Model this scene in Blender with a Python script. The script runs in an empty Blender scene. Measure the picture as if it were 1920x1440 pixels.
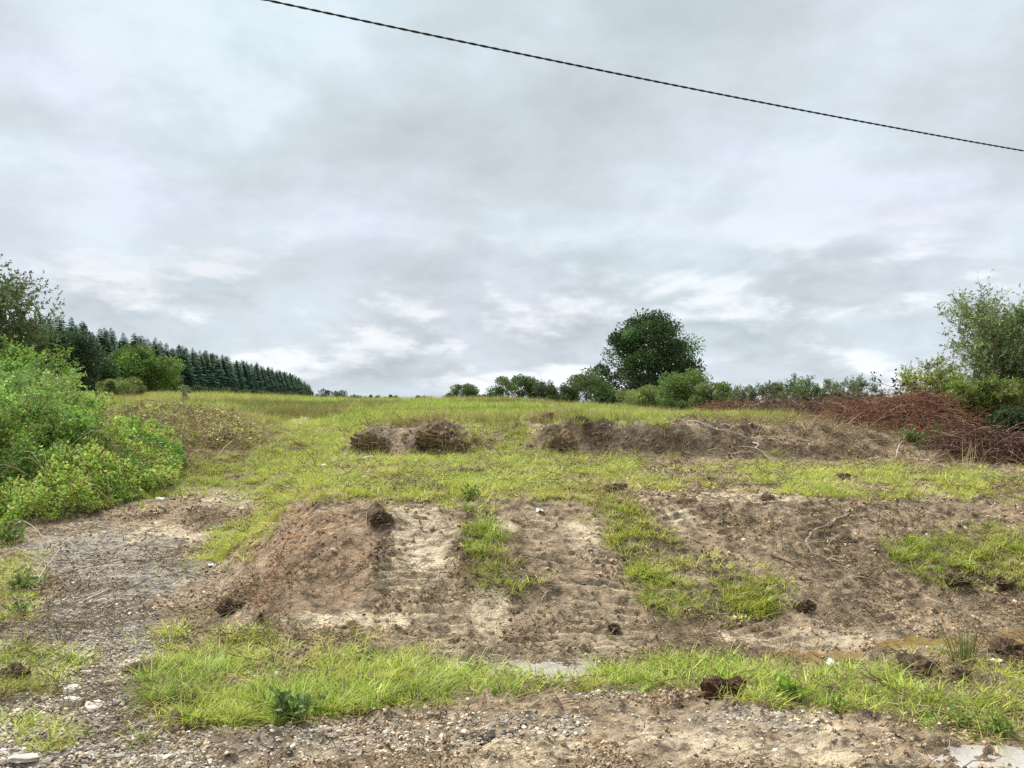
import bpy, math, random
import numpy as np
from mathutils import Vector, Matrix

random.seed(7)
RNG = np.random.default_rng(7)
scene = bpy.context.scene
COL = scene.collection
R = math.radians

# ------------------------------------------------------------------ camera
F = 1423.0                      # focal length in photograph pixels (1920 wide)
CAM_H = 1.65
PITCH = math.atan(90.0 / F)     # true horizon at photo row 810
cam_data = bpy.data.cameras.new('camera')
cam_data.sensor_width = 36.0
cam_data.lens = 36.0 * F / 1920.0
cam_data.clip_start = 0.05
cam_data.clip_end = 12000
cam = bpy.data.objects.new('camera', cam_data)
cam.location = (0, 0, CAM_H)
cam.rotation_euler = (R(90) + PITCH, 0, 0)
COL.objects.link(cam)
scene.camera = cam

# ------------------------------------------------------------------ view
vs = scene.view_settings
vs.view_transform = 'Standard'
vs.look = 'None'
vs.gamma = 1.0
vs.exposure = 2.12
vs.use_curve_mapping = False
scene.render.filter_size = 1.2
scene.cycles.use_denoising = False

# ------------------------------------------------------------------ sun (overcast: weak and very soft)
SUN_EL, SUN_AZ = 58.0, 312.0    # azimuth clockwise from +Y (north); beyond the hedge on the left
sun_data = bpy.data.lights.new('sun', 'SUN')
sun_data.energy = 1.5
sun_data.angle = R(30)
sun_data.color = (1.0, 0.96, 0.9)
sun = bpy.data.objects.new('sun', sun_data)
sd = Vector((math.sin(R(SUN_AZ)) * math.cos(R(SUN_EL)), math.cos(R(SUN_AZ)) * math.cos(R(SUN_EL)), math.sin(R(SUN_EL))))
sun.rotation_euler = sd.to_track_quat('Z', 'Y').to_euler()
COL.objects.link(sun)

# ------------------------------------------------------------------ world: sky behind a broken overcast
world = bpy.data.worlds.new('World')
scene.world = world
world.use_nodes = True
wt = world.node_tree
wt.nodes.clear()

class NT:
    """terse node builder"""
    def __init__(s, tree): s.t = tree
    def n(s, typ, _in=None, **kw):
        nd = s.t.nodes.new(typ)
        for k, v in kw.items(): setattr(nd, k, v)
        for k, v in (_in or {}).items(): s.set(nd.inputs[k], v)
        return nd
    def set(s, sock, v):
        if hasattr(v, 'is_linked') or isinstance(v, bpy.types.NodeSocket): s.t.links.new(v, sock)
        else: sock.default_value = v
    def math(s, op, a, b=None, clamp=False):
        nd = s.t.nodes.new('ShaderNodeMath'); nd.operation = op; nd.use_clamp = clamp
        s.set(nd.inputs[0], a)
        if b is not None: s.set(nd.inputs[1], b)
        return nd.outputs[0]
    def ramp(s, f, stops, interp='LINEAR'):
        nd = s.t.nodes.new('ShaderNodeValToRGB'); cr = nd.color_ramp; cr.interpolation = interp
        while len(cr.elements) < len(stops): cr.elements.new(0.5)
        for e, (p, c) in zip(cr.elements, stops):
            e.position = p; e.color = (c, c, c, 1) if isinstance(c, (int, float)) else (*c, 1)
        s.set(nd.inputs[0], f)
        return nd.outputs[0]
    def mix(s, f, a, b, blend='MIX'):
        nd = s.t.nodes.new('ShaderNodeMix'); nd.data_type = 'RGBA'; nd.blend_type = blend
        s.set(nd.inputs[0], f); s.set(nd.inputs[6], a); s.set(nd.inputs[7], b)
        return nd.outputs[2]
    def noise(s, vec, scale, detail=5, rough=0.55, dist=0.0, dim='3D', out=0):
        nd = s.t.nodes.new('ShaderNodeTexNoise'); nd.noise_dimensions = dim
        if vec is not None: s.t.links.new(vec, nd.inputs['Vector'])
        nd.inputs['Scale'].default_value = scale; nd.inputs['Detail'].default_value = detail
        nd.inputs['Roughness'].default_value = rough; nd.inputs['Distortion'].default_value = dist
        return nd.outputs[out]

def build_sky():
    w = NT(wt)
    tc = w.n('ShaderNodeTexCoord').outputs['Generated']
    nrm = w.n('ShaderNodeVectorMath', {0: tc}, operation='NORMALIZE').outputs[0]
    sep = w.n('ShaderNodeSeparateXYZ', {0: nrm})
    z = w.math('MAXIMUM', sep.outputs[2], 0.0)
    den = w.math('ADD', z, 0.30)
    px = w.math('DIVIDE', sep.outputs[0], den)
    py = w.math('DIVIDE', sep.outputs[1], den)
    p = w.n('ShaderNodeCombineXYZ', {0: px, 1: py, 2: SKY_SEED}).outputs[0]
    # large soft sheets of cloud, then puffier detail
    a = w.noise(p, 1.0, 2, 0.45, 0.15)
    b = w.noise(p, 2.8, 8, 0.55, 0.12)
    c = w.noise(p, 7.5, 6, 0.58, 0.0)
    m = w.math('ADD', w.math('MULTIPLY', a, 0.44), w.math('MULTIPLY', b, 0.42))
    m = w.math('ADD', m, w.math('MULTIPLY', c, 0.14))
    col = w.ramp(m, [(0.37, (0.228, 0.255, 0.272)), (0.445, (0.262, 0.290, 0.308)), (0.50, (0.290, 0.318, 0.340)),
                     (0.55, (0.318, 0.352, 0.388)), (0.64, (0.400, 0.430, 0.460))])
    # faint lilac and greenish greys drift over it
    tn = w.noise(p, 1.6, 2, 0.5, 0.2)
    col = w.mix(1.0, col, w.ramp(tn, [(0.36, (0.965, 1.01, 1.005)), (0.5, (0.985, 1.0, 1.01)), (0.64, (1.01, 0.99, 1.03))]), 'MULTIPLY')
    # lower down the layer breaks into heaped clouds: white tops, grey bases
    low = w.ramp(sep.outputs[2], [(0.02, 1.0), (0.14, 0.8), (0.30, 0.0)], 'EASE')
    def heap(dz):
        q = w.n('ShaderNodeCombineXYZ', {0: w.math('MULTIPLY', sep.outputs[0], 5.0), 1: w.math('MULTIPLY', sep.outputs[1], 5.0),
                                         2: w.math('MULTIPLY', w.math('ADD', sep.outputs[2], dz), 13.0)}).outputs[0]
        return w.noise(q, 1.0, 9, 0.56, 0.1)
    d0 = heap(HEAP_SEED); d1 = heap(HEAP_SEED + 0.03)
    body = w.ramp(d0, [(0.43, 0.0), (0.53, 1.0)])
    edge = w.math('ADD', w.math('MULTIPLY', w.math('SUBTRACT', d0, d1), 3.2), 0.5, True)       # lit where the cloud ends upwards
    lit = w.ramp(edge, [(0.25, (0.215, 0.242, 0.264)), (0.5, (0.282, 0.310, 0.332)), (0.68, (0.375, 0.400, 0.418)), (0.85, (0.455, 0.468, 0.480))])
    under = w.ramp(d1, [(0.35, (0.335, 0.375, 0.415)), (0.6, (0.275, 0.305, 0.33))])
    puff = w.mix(body, under, lit)
    col = w.mix(w.math('MULTIPLY', low, 0.9), col, puff)
    sky = w.n('ShaderNodeTexSky', sky_type='NISHITA')
    sky.sun_disc = False
    sky.sun_elevation = R(SUN_EL); sky.sun_rotation = R(SUN_AZ)
    skyc = w.n('ShaderNodeVectorMath', {0: sky.outputs[0]}, operation='SCALE'); skyc.inputs['Scale'].default_value = 0.05
    gap = w.ramp(m, [(0.58, 0.0), (0.72, 0.35)])
    col = w.mix(gap, col, skyc.outputs[0])
    bg = w.n('ShaderNodeBackground', {0: col, 1: 0.53})
    out = w.n('ShaderNodeOutputWorld', {0: bg.outputs[0]})
SKY_SEED, HEAP_SEED = 3.7, 0.0
build_sky()

# ------------------------------------------------------------------ numeric helpers
def _hash(ix, iy, seed):
    with np.errstate(over='ignore'):
        h = (ix.astype(np.int64).astype(np.uint32) * np.uint32(374761393) + iy.astype(np.int64).astype(np.uint32) * np.uint32(668265263)
             + np.uint32((seed * 2246822519) & 0xffffffff))
        h = (h ^ (h >> np.uint32(13))) * np.uint32(1274126177)
        h = h ^ (h >> np.uint32(16))
    return h.astype(np.float64) / 4294967295.0

def vnoise(x, y, seed=0):
    x = np.asarray(x, float); y = np.asarray(y, float)
    ix = np.floor(x); iy = np.floor(y); fx = x - ix; fy = y - iy
    fx = fx * fx * fx * (fx * (fx * 6 - 15) + 10); fy = fy * fy * fy * (fy * (fy * 6 - 15) + 10)
    a = _hash(ix, iy, seed); b = _hash(ix + 1, iy, seed); c = _hash(ix, iy + 1, seed); d = _hash(ix + 1, iy + 1, seed)
    return (a + (b - a) * fx) * (1 - fy) + (c + (d - c) * fx) * fy

def fbm(x, y, scale, octs=4, seed=0, gain=0.5):
    """0..1, mean 0.5; scale = cycles per metre of the first octave"""
    s = 0; a = 1; t = 0
    x = np.asarray(x, float) * scale; y = np.asarray(y, float) * scale
    for o in range(octs):
        s = s + a * vnoise(x + o * 17.3, y - o * 9.1, seed + o * 31); t += a
        a *= gain; c, sn = 0.8, 0.6
        x, y = (x * c - y * sn) * 2.03, (x * sn + y * c) * 2.03
    return s / t

def sstep(x, a, b):
    t = np.clip((x - a) / (b - a), 0, 1)
    return t * t * (3 - 2 * t)

CP, SP = math.cos(PITCH), math.sin(PITCH)
def project(X, Y, Z):
    """world -> photograph pixel"""
    dz = Z - CAM_H
    f = np.maximum(Y * CP + dz * SP, 0.05); u = -Y * SP + dz * CP
    return 960 + F * X / f, 720 - F * u / f
def pdir(px, py):
    k = (720 - py) / F
    return np.array([(px - 960) / F, CP - k * SP, SP + k * CP])
def at_depth(px, py, Y):
    d = pdir(px, py)
    return Vector((d[0] / d[1] * Y, Y, CAM_H + d[2] / d[1] * Y))

# ------------------------------------------------------------------ masks of what covers the ground, kept on a coarse grid
MS = 4.0; MX0, MX1, MY0, MY1 = -900, 2820, 700, 1560
MW = int((MX1 - MX0) / MS); MH = int((MY1 - MY0) / MS)
GX, GY = np.meshgrid(MX0 + (np.arange(MW) + .5) * MS, MY0 + (np.arange(MH) + .5) * MS)
def blur(a, n):
    for _ in range(2):
        for ax in (0, 1):
            k = np.ones(2 * n + 1) / (2 * n + 1)
            pad = [(n, n) if i == ax else (0, 0) for i in (0, 1)]
            b = np.pad(a, pad, mode='edge'); cs = np.cumsum(b, axis=ax)
            cs = np.concatenate([np.zeros_like(np.take(cs, [0], axis=ax)), cs], axis=ax)
            L = a.shape[ax]
            a = (np.take(cs, range(2 * n + 1, L + 2 * n + 1), axis=ax) - np.take(cs, range(0, L), axis=ax)) / (2 * n + 1)
    return a
def poly(pts, feather=2):
    ins = np.zeros(GX.shape, bool); n = len(pts)
    for i in range(n):
        (x1, y1), (x2, y2) = pts[i], pts[(i + 1) % n]
        if y1 == y2: continue
        c = ((y1 > GY) != (y2 > GY)) & (GX < (x2 - x1) * (GY - y1) / (y2 - y1) + x1)
        ins ^= c
    return blur(ins.astype(float), feather)
def ell(cx, cy, rx, ry, soft=0.5):
    r = np.sqrt(((GX - cx) / rx) ** 2 + ((GY - cy) / ry) ** 2)
    return 1 - sstep(r, 1 - soft, 1 + soft)
def over(*ms):
    o = np.zeros(GX.shape)
    for m in ms: o = np.maximum(o, m)
    return o

field = poly([(-900, 690), (2820, 690), (2820, 762), (1640, 758), (1510, 766), (1485, 786), (1440, 792), (1260, 776), (1240, 790), (1080, 800), (1000, 786), (960, 800), (900, 797), (830, 785), (760, 798), (680, 790), (640, 800), (560, 780), (500, 800), (400, 770), (250, 765), (-900, 790)], 1)
ramp_ = poly([(850, 795), (960, 790), (1010, 815), (1060, 850), (1080, 870), (800, 862), (760, 845), (860, 832)], 2)
leftgrass = poly([(500, 790), (680, 785), (690, 835), (730, 852), (640, 880), (570, 905), (500, 925), (440, 920), (330, 925), (250, 945), (300, 880), (400, 860), (470, 845), (520, 820)], 2)
mound2 = poly([(200, 760), (420, 750), (500, 800), (520, 830), (450, 862), (330, 900), (200, 900)], 3)
plateau = poly([(500, 935), (570, 905), (630, 872), (720, 850), (900, 858), (1100, 852), (1250, 866), (1600, 868), (1920, 885), (2820, 890), (2820, 945), (1920, 934), (1750, 942), (1600, 925), (1400, 920), (1250, 922), (1190, 940), (1080, 945), (940, 950), (800, 950), (680, 945), (590, 925)], 2)
strip_long = poly([(300, 1260), (380, 1240), (470, 1250), (600, 1225), (700, 1250), (800, 1240), (900, 1232), (985, 1255), (1060, 1275), (1100, 1250), (1300, 1240), (1440, 1245), (1510, 1280), (1440, 1305), (1380, 1285), (1280, 1285), (1100, 1296), (960, 1300), (800, 1312), (700, 1326), (560, 1340), (480, 1346), (340, 1350), (300, 1330), (262, 1300)], 2)
strip_short = poly([(300, 1185), (370, 1168), (480, 1185), (700, 1185), (690, 1235), (640, 1250), (300, 1270), (275, 1250)], 2)
rightfront = poly([(1400, 1250), (1560, 1262), (1760, 1262), (1920, 1250), (2820, 1240), (2820, 1400), (1920, 1392), (1780, 1365), (1640, 1335), (1500, 1325), (1430, 1305)], 2)
slope_r = poly([(1630, 1040), (1720, 1005), (1830, 990), (1920, 1000), (2820, 990), (2820, 1110), (1920, 1100), (1780, 1078), (1690, 1066)], 3)
slope_c = poly([(1110, 935), (1200, 950), (1250, 1010), (1330, 1062), (1470, 1105), (1500, 1150), (1320, 1155), (1230, 1125), (1185, 1060), (1150, 1000)], 3)
tuft_c = poly([(868, 945), (925, 955), (955, 1020), (985, 1075), (1000, 1108), (945, 1116), (895, 1095), (878, 1030)], 2)
flank = poly([(352, 1062), (400, 1018), (470, 968), (540, 920), (560, 918), (512, 985), (480, 1020), (420, 1052), (372, 1070)], 2)
weeds_l = over(ell(50, 1245, 110, 40), ell(30, 1300, 80, 30), ell(70, 1365, 80, 25) * .6, ell(270, 1388, 18, 9), ell(130, 1240, 14, 9))
leftedge = poly([(-900, 1000), (0, 1005), (70, 1060), (60, 1110), (20, 1180), (-900, 1190)], 3)

# density of grass by kind
n1 = fbm(GX, GY * 2.2, 0.012, 4, 3); n2 = fbm(GX, GY * 2.2, 0.045, 3, 5)
pl_gap = sstep(n1 * .55 + n2 * .45 - .05 * sstep(GX, 900, 1300) * sstep(-GY, -905, -880), 0.47, 0.57)
short_d = over(plateau * (0.12 + 0.88 * pl_gap), slope_c * (.2 + .6 * sstep(n2, .4, .6)), flank * .85, ramp_ * .5, leftgrass * .8,
               strip_short * (.06 + .55 * sstep(n2, .44, .58)) * (1 - .8 * sstep(GX, 465, 530)), rightfront * (.05 + .38 * sstep(n2, .47, .6)),
               slope_r * (.15 + .7 * sstep(n2, .45, .6)), weeds_l * .35 * sstep(n2, .4, .6), leftedge * .3, mound2 * .22, tuft_c * .5, strip_long * .4)
short_d *= 1 - .95 * over(ell(1330, 932, 200, 9), ell(1100, 890, 70, 9) * .6, ell(1600, 905, 60, 5), ell(1780, 918, 70, 6) * .7, ell(820, 965, 120, 14) * .7)
long_d = over(strip_long * (.15 + .85 * sstep(n2, .40, .56)) * (1 - .45 * sstep(GX, 1050, 1150)) * (1 - .9 * ell(550, 1235, 95, 30)) * (1 - ell(1045, 1282, 80, 34)), tuft_c * .3, ell(905, 1035, 28, 28), ell(1480, 1285, 50, 16) * .5, ell(1650, 1255, 80, 14) * .4,
              slope_r * .25 * sstep(n2, .5, .62), ell(1800, 1240, 50, 20) * .3, ell(820, 855, 50, 12), ell(940, 810, 40, 30) * .9, ramp_ * .5, leftgrass * .45, ell(1450, 857, 22, 9))
field_d = field
straw_d = over(ell(1070, 815, 60, 28) * .45, ell(1230, 830, 200, 22) * .3, ell(1500, 815, 230, 30) * .4, ell(1750, 870, 110, 14) * .25, ell(705, 825, 55, 30) * .14, ell(815, 815, 60, 30) * .14, mound2 * .55,
               ell(370, 800, 80, 30), ell(310, 780, 50, 20) * .9, ell(430, 845, 50, 14) * .7, rightfront * .12, ell(905, 1085, 35, 25) * .5)

# soils
clay = over(ell(795, 1035, 60, 85) * .9, ell(930, 1145, 46, 62), ell(640, 1162, 140, 14), ell(1110, 1005, 80, 38) * .7, ell(1390, 934, 210, 7), ell(940, 985, 60, 20) * .5,
            ell(330, 1000, 120, 14), ell(430, 937, 90, 10), ell(1650, 1205, 260, 18) * .8, ell(1880, 1200, 120, 20) * .6, ell(1450, 1190, 200, 12) * .4, ell(1000, 1420, 420, 35) * .45,
            ell(1350, 1400, 300, 40) * .5, ell(1250, 985, 60, 30) * .5, ell(1500, 1110, 120, 25) * .25, ell(1790, 935, 260, 9) * .4, ell(1030, 800, 35, 14) * .7)
red = poly([(505, 950), (690, 935), (706, 1020), (700, 1110), (650, 1155), (490, 1150), (425, 1120), (470, 1020)], 4)
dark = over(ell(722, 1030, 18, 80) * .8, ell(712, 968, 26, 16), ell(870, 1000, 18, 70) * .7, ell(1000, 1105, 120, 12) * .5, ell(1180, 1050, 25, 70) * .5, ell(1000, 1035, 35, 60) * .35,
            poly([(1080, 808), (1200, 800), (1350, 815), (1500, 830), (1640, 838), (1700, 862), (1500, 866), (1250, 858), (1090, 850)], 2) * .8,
            ell(705, 822, 44, 24) * .7, ell(815, 815, 55, 26) * .6, ell(410, 815, 45, 22), ell(300, 805, 22, 12) * .8, ell(1830, 1085, 110, 13) * .9, ell(1400, 1150, 110, 12) * .7, ell(1570, 1020, 60, 8) * .8,  # the strip under the right-hand bank grass is painted shade
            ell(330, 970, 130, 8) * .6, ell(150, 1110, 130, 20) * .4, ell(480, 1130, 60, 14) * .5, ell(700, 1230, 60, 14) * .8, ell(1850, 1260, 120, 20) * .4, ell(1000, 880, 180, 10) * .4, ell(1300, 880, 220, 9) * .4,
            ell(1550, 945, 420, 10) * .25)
gravel = over(poly([(-900, 1560), (-900, 1160), (40, 1150), (120, 1110), (280, 1110), (300, 1180), (285, 1250), (250, 1320), (330, 1372), (430, 1440), (470, 1560)], 5),
              poly([(300, 1375), (520, 1345), (720, 1330), (900, 1340), (940, 1390), (780, 1420), (560, 1430), (360, 1440)], 5) * .5,
              ell(1400, 1350, 160, 28) * .4, ell(1000, 1370, 140, 22) * .5, ell(210, 1060, 190, 75) * .75, ell(1150, 1300, 80, 10) * .8)
wet = over(ell(1860, 1425, 170, 34), ell(440, 937, 70, 8) * .8, poly([(780, 1225), (1920, 1180), (2820, 1170), (2820, 1235), (1920, 1235), (1500, 1262), (760, 1270)], 4) * .7, ell(330, 1005, 90, 10) * .5)
track_a = poly([(735, 965), (855, 965), (862, 1240), (725, 1240)], 2) + poly([(975, 955), (1190, 955), (1230, 1250), (985, 1250)], 2)
track_b = poly([(1235, 930), (1330, 930), (1520, 1200), (1400, 1220), (1240, 1060)], 2) + poly([(1440, 935), (1560, 935), (1760, 1170), (1640, 1200)], 2)
pond_list = [  # outline in photo pixels, water murk
    ('ditch', [(800, 1236), (900, 1232), (985, 1240), (1090, 1238), (1095, 1262), (1080, 1278), (1000, 1282), (960, 1262), (870, 1262), (800, 1258)]),
    ('brown', [(1420, 1212), (1500, 1206), (1600, 1210), (1640, 1226), (1600, 1244), (1500, 1250), (1440, 1242)]),
    ('shallow', [(1640, 1202), (1740, 1188), (1920, 1180), (2300, 1176), (2300, 1206), (1920, 1208), (1760, 1214), (1660, 1218)]),
    ('road', [(1690, 1402), (1780, 1388), (1920, 1392), (2200, 1396), (2200, 1460), (1920, 1450), (1760, 1436)]),
]
ponds = [poly(p, 2) for _, p in pond_list]
SOIL = np.stack([clay, red, dark, gravel, wet, track_a, track_b, over(*ponds), short_d, long_d, field_d, straw_d], -1)
NAMES = ['clay', 'red', 'dark', 'gravel', 'wet', 'ta', 'tb', 'pond', 'short', 'long', 'field', 'straw']
def mask(X, Y, Z):
    px, py = project(X, Y, Z)
    px = px + (fbm(X, Y, 1.6, 3, 81) - .5) * 70 + (fbm(X, Y, 7, 2, 82) - .5) * 40 * (Y < 20)
    py = py + ((fbm(X, Y, 1.6, 3, 83) - .5) * 30 + (fbm(X, Y, 7, 2, 84) - .5) * 22) * np.clip(12 / np.maximum(Y, 1), 0, 1) ** 1.5
    fx = np.clip((px - MX0) / MS - .5, 0, MW - 1.001); fy = np.clip((py - MY0) / MS - .5, 0, MH - 1.001)
    ix = fx.astype(int); iy = fy.astype(int); fx = (fx - ix)[..., None]; fy = (fy - iy)[..., None]
    v = (SOIL[iy, ix] * (1 - fx) + SOIL[iy, ix + 1] * fx) * (1 - fy) + (SOIL[iy + 1, ix] * (1 - fx) + SOIL[iy + 1, ix + 1] * fx) * fy
    return {n: v[..., i] for i, n in enumerate(NAMES)}

# ------------------------------------------------------------------ terrain
PROF = {  # photo column -> (distance, height) profile of the land
    -2600: [(3, 0), (8, .1), (14, .7), (20, 1.5), (30, 2.3), (70, 5.0), (150, 8.5), (450, 21.5)],
    -300: [(3, 0), (8, .1), (10, .2), (12, .45), (14, .9), (17, 1.4), (22, 1.9), (30, 2.3), (70, 5.0), (150, 8.5), (450, 21.5)],
    100: [(3, 0), (6, .03), (8, .1), (10, .18), (12, .32), (14, .75), (17, 1.3), (22, 1.9), (30, 2.3), (70, 5.0), (150, 8.5), (450, 21.5)],
    300: [(3, 0), (6, .02), (8, .1), (10, .2), (12, .3), (14, .5), (16, .95), (18, 1.65), (20, 2.25), (24, 2.3), (30, 2.55), (70, 5.0), (150, 8.5), (450, 21.5)],
    420: [(3, 0), (6, .02), (8, .12), (10, .22), (12, .32), (14, .47), (15, .62), (16, .88), (18, 1.5), (20, 1.98), (24, 2.15), (30, 2.5), (70, 4.95), (150, 8.5), (450, 21.5)],
    480: [(3, 0), (6, .03), (7, .2), (8, .36), (9, .42), (10, .38), (12, .38), (14, .5), (16, .85), (18, 1.2), (20, 1.6), (24, 1.95), (30, 2.4), (70, 4.85), (150, 8.4), (450, 21.0)],
    540: [(3, 0), (6, .04), (7, .32), (8, .6), (9, .72), (10, .68), (12, .62), (14, .72), (16, .92), (18, 1.15), (20, 1.4), (25, 1.9), (30, 2.35), (70, 4.7), (150, 8.2), (450, 20.5)],
    610: [(3, 0), (5, -.02), (5.8, 0), (6.3, .05), (7.2, .46), (8.05, .84), (8.4, .92), (9.5, .95), (12, .99), (16, 1.18), (18, 1.35), (22, 1.75), (30, 2.4), (70, 4.55), (150, 7.4), (450, 18)],
    700: [(3, 0), (5, -.02), (5.8, 0), (6.3, .05), (7.2, .46), (8.1, .85), (8.4, .92), (9.5, .95), (12, 1.0), (15.6, 1.13), (16.1, 1.6), (18, 1.8), (30, 2.5), (70, 4.5), (150, 5.2), (450, 6)],
    850: [(3, 0), (5, -.05), (5.8, -.05), (6.3, .03), (7.2, .44), (8.1, .83), (8.45, .91), (9.5, .95), (12, 1.0), (15.6, 1.13), (16.1, 1.62), (18, 1.82), (30, 2.5), (70, 4.5), (150, 5), (450, 5)],
    950: [(3, 0), (4.9, -.02), (5.3, -.08), (5.8, -.08), (6.3, 0), (7.2, .43), (8.15, .85), (8.5, .92), (10, .96), (12, 1.02), (15.6, 1.22), (16.8, 1.62), (18, 1.85), (30, 2.5), (70, 4.5), (150, 4.5), (450, 4)],
    1080: [(3, 0), (4.9, -.01), (5.2, -.08), (5.8, -.08), (6.35, 0), (7.3, .43), (8.25, .85), (8.6, .92), (12, 1.01), (15.4, 1.13), (15.9, 1.8), (18, 1.92), (30, 2.45), (70, 3.95), (150, 4.0), (450, 3)],
    1250: [(3, 0), (5.0, -.02), (5.4, -.08), (5.9, -.08), (6.5, 0), (7.5, .43), (8.45, .85), (8.75, .92), (12, 1.0), (15.2, 1.08), (15.6, 1.82), (18, 1.93), (30, 2.3), (70, 3.35), (150, 3.4), (450, 2)],
    1450: [(3, 0), (5.1, .0), (5.6, -.08), (6.1, -.08), (6.8, 0), (7.7, .42), (8.7, .84), (9.0, .91), (12, 1.0), (14.9, 1.04), (15.4, 1.55), (16.2, 1.74), (18, 1.9), (22, 2.08), (30, 2.3), (70, 3.1), (150, 3), (450, 0)],
    1750: [(3, 0), (5.3, .02), (5.9, -.06), (6.8, -.06), (7.4, 0), (8.2, .38), (9.15, .78), (9.5, .85), (12, .95), (14.5, 1.02), (15.3, 1.3), (17, 1.55), (20, 1.85), (30, 2.2), (70, 3.0), (150, 2.8), (450, 0)],
    2050: [(3, 0), (5.3, .02), (5.9, -.05), (6.9, -.05), (7.3, 0), (8.3, .36), (9.3, .72), (9.9, .82), (12, .92), (14.5, 1.0), (15.3, 1.2), (17, 1.4), (20, 1.7), (30, 2.2), (70, 3.3), (150, 3), (450, 0)],
    3200: [(3, 0), (5.3, .02), (6, -.02), (7.3, 0), (8.3, .36), (9.3, .72), (9.9, .82), (12, .92), (14.5, 1.0), (20, 1.4), (30, 1.9), (70, 3.0), (150, 3), (450, 0)],
}
PU = np.array([(c - 960) / F for c in PROF]); PY = np.concatenate([np.linspace(0.5, 25, 491)[:-1], np.geomspace(25, 6000, 260)])
PZ = np.stack([np.interp(PY, [q[0] for q in p], [q[1] for q in p]) for p in PROF.values()])
for k in range(len(PU)):                                   # round the profile's corners
    pad = np.pad(PZ[k], 2, mode='edge'); PZ[k] = sum(pad[i:i + len(PY)] for i in range(5)) / 5
def base_h(X, Y):
    Yc = np.maximum(Y, 0.6); u = np.clip(X / Yc, PU[0], PU[-1] - 1e-6)
    j = np.clip(np.searchsorted(PU, u, side='right') - 1, 0, len(PU) - 2)
    t = (u - PU[j]) / (PU[j + 1] - PU[j]); t = t * t * (3 - 2 * t)
    g = np.interp(Yc, PY, np.arange(len(PY))); i = np.clip(g.astype(int), 0, len(PY) - 2); g = g - i
    a = PZ[j, i] * (1 - g) + PZ[j, i + 1] * g; b = PZ[j + 1, i] * (1 - g) + PZ[j + 1, i + 1] * g
    return np.where(Y < 3, 0.0, a * (1 - t) + b * t)

UU = np.concatenate([-np.geomspace(3.6, .8, 46)[:-1], np.linspace(-.8, .8, 541), np.geomspace(.8, 3.6, 46)[1:]])
YY = np.concatenate([np.linspace(-70, 1.0, 16)[:-1], np.linspace(1.0, 2.6, 24)[:-1], np.linspace(2.6, 10, 300)[:-1], np.geomspace(10, 20, 150)[:-1],
                     np.geomspace(20, 110, 76)[:-1], np.geomspace(110, 6000, 30)])
U2, Y2 = np.meshgrid(UU, YY)
X2 = U2 * np.where(Y2 > 2.6, Y2, 2.6 + (2.6 - Y2) * 1.2)
B2 = base_h(X2, Y2)
MK = mask(X2, Y2, B2)
near = np.clip(1.2 - Y2 / 120, 0, 1)
D = (fbm(X2, Y2, .45, 3, 11) - .5) * .10 * sstep(Y2, 5, 12) + (fbm(X2, Y2, 1.6, 3, 12) - .5) * .05
bare = 1 - np.clip(MK['field'], 0, 1)
D += (fbm(X2, Y2, 5, 3, 13) - .5) * .045 * bare
lump = fbm(X2, Y2, 12, 3, 14)
D += bare * (np.maximum(lump - .52, 0) * .15) * (1 - .6 * MK['clay']) * (1 - .5 * MK['gravel'])
D += bare * (fbm(X2, Y2, 22, 2, 15) - .5) * .03 * (1 - .4 * MK['gravel']) * (1 - .6 * MK['clay'])
D += MK['dark'] * (fbm(X2, Y2, 6, 3, 16) - .4) * .10
# digger track plates pressed into the bank
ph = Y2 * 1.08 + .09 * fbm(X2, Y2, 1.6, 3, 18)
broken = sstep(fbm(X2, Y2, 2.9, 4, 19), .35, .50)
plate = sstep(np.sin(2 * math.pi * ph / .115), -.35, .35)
D *= 1 - .35 * np.clip(MK['ta'] + MK['tb'], 0, 1)
D += MK['ta'] * broken * (plate * .05 - .038)
ph2 = (Y2 * .9 - X2 * .45) + .03 * fbm(X2, Y2, 1.5, 2, 20)
D += MK['tb'] * broken * (sstep(np.sin(2 * math.pi * ph2 / .125), -.35, .35) * .03 - .024)
# ragged lips of the second cut
lip = np.exp(-((Y2 - 15.9) / .5) ** 2) * sstep(U2, -.215, -.185) * (1 - sstep(U2, .5, .6)) * (1 - .85 * np.exp(-((U2 + .01) / .035) ** 2))
D += lip * (fbm(X2, Y2, 2.2, 4, 21) - .5) * .55
for hx, hy, hr, hh in ((-2.95, 16.1, .55, .16), (-1.75, 16.2, .7, .16), (-1.1, 16.0, .5, .08), (1.1, 15.9, .6, .10), (.75, 16.3, .3, .12)):
    D += hh * np.exp(-((X2 - hx) ** 2 + (Y2 - hy) ** 2) / hr ** 2) * (.35 + 1.3 * fbm(X2, Y2, 2.4, 4, 23))
rut = np.exp(-((Y2 - 12.6 - .5 * np.sin(X2 * .4)) / .18) ** 2) + np.exp(-((Y2 - 14.0 - .4 * np.sin(X2 * .33 + 1)) / .18) ** 2)
D -= rut * .05 * sstep(X2, -2, 2) * broken
D = D * near
D -= MK['pond'] * (.035 + .02 * fbm(X2, Y2, 4, 2, 22))
Z2 = B2 + np.where(Y2 > 110, 0, D)
Z2 = np.where(np.hypot(X2, Y2 - 0) > 900, Z2 - (np.hypot(X2, Y2) - 900) * .01, Z2)

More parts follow.
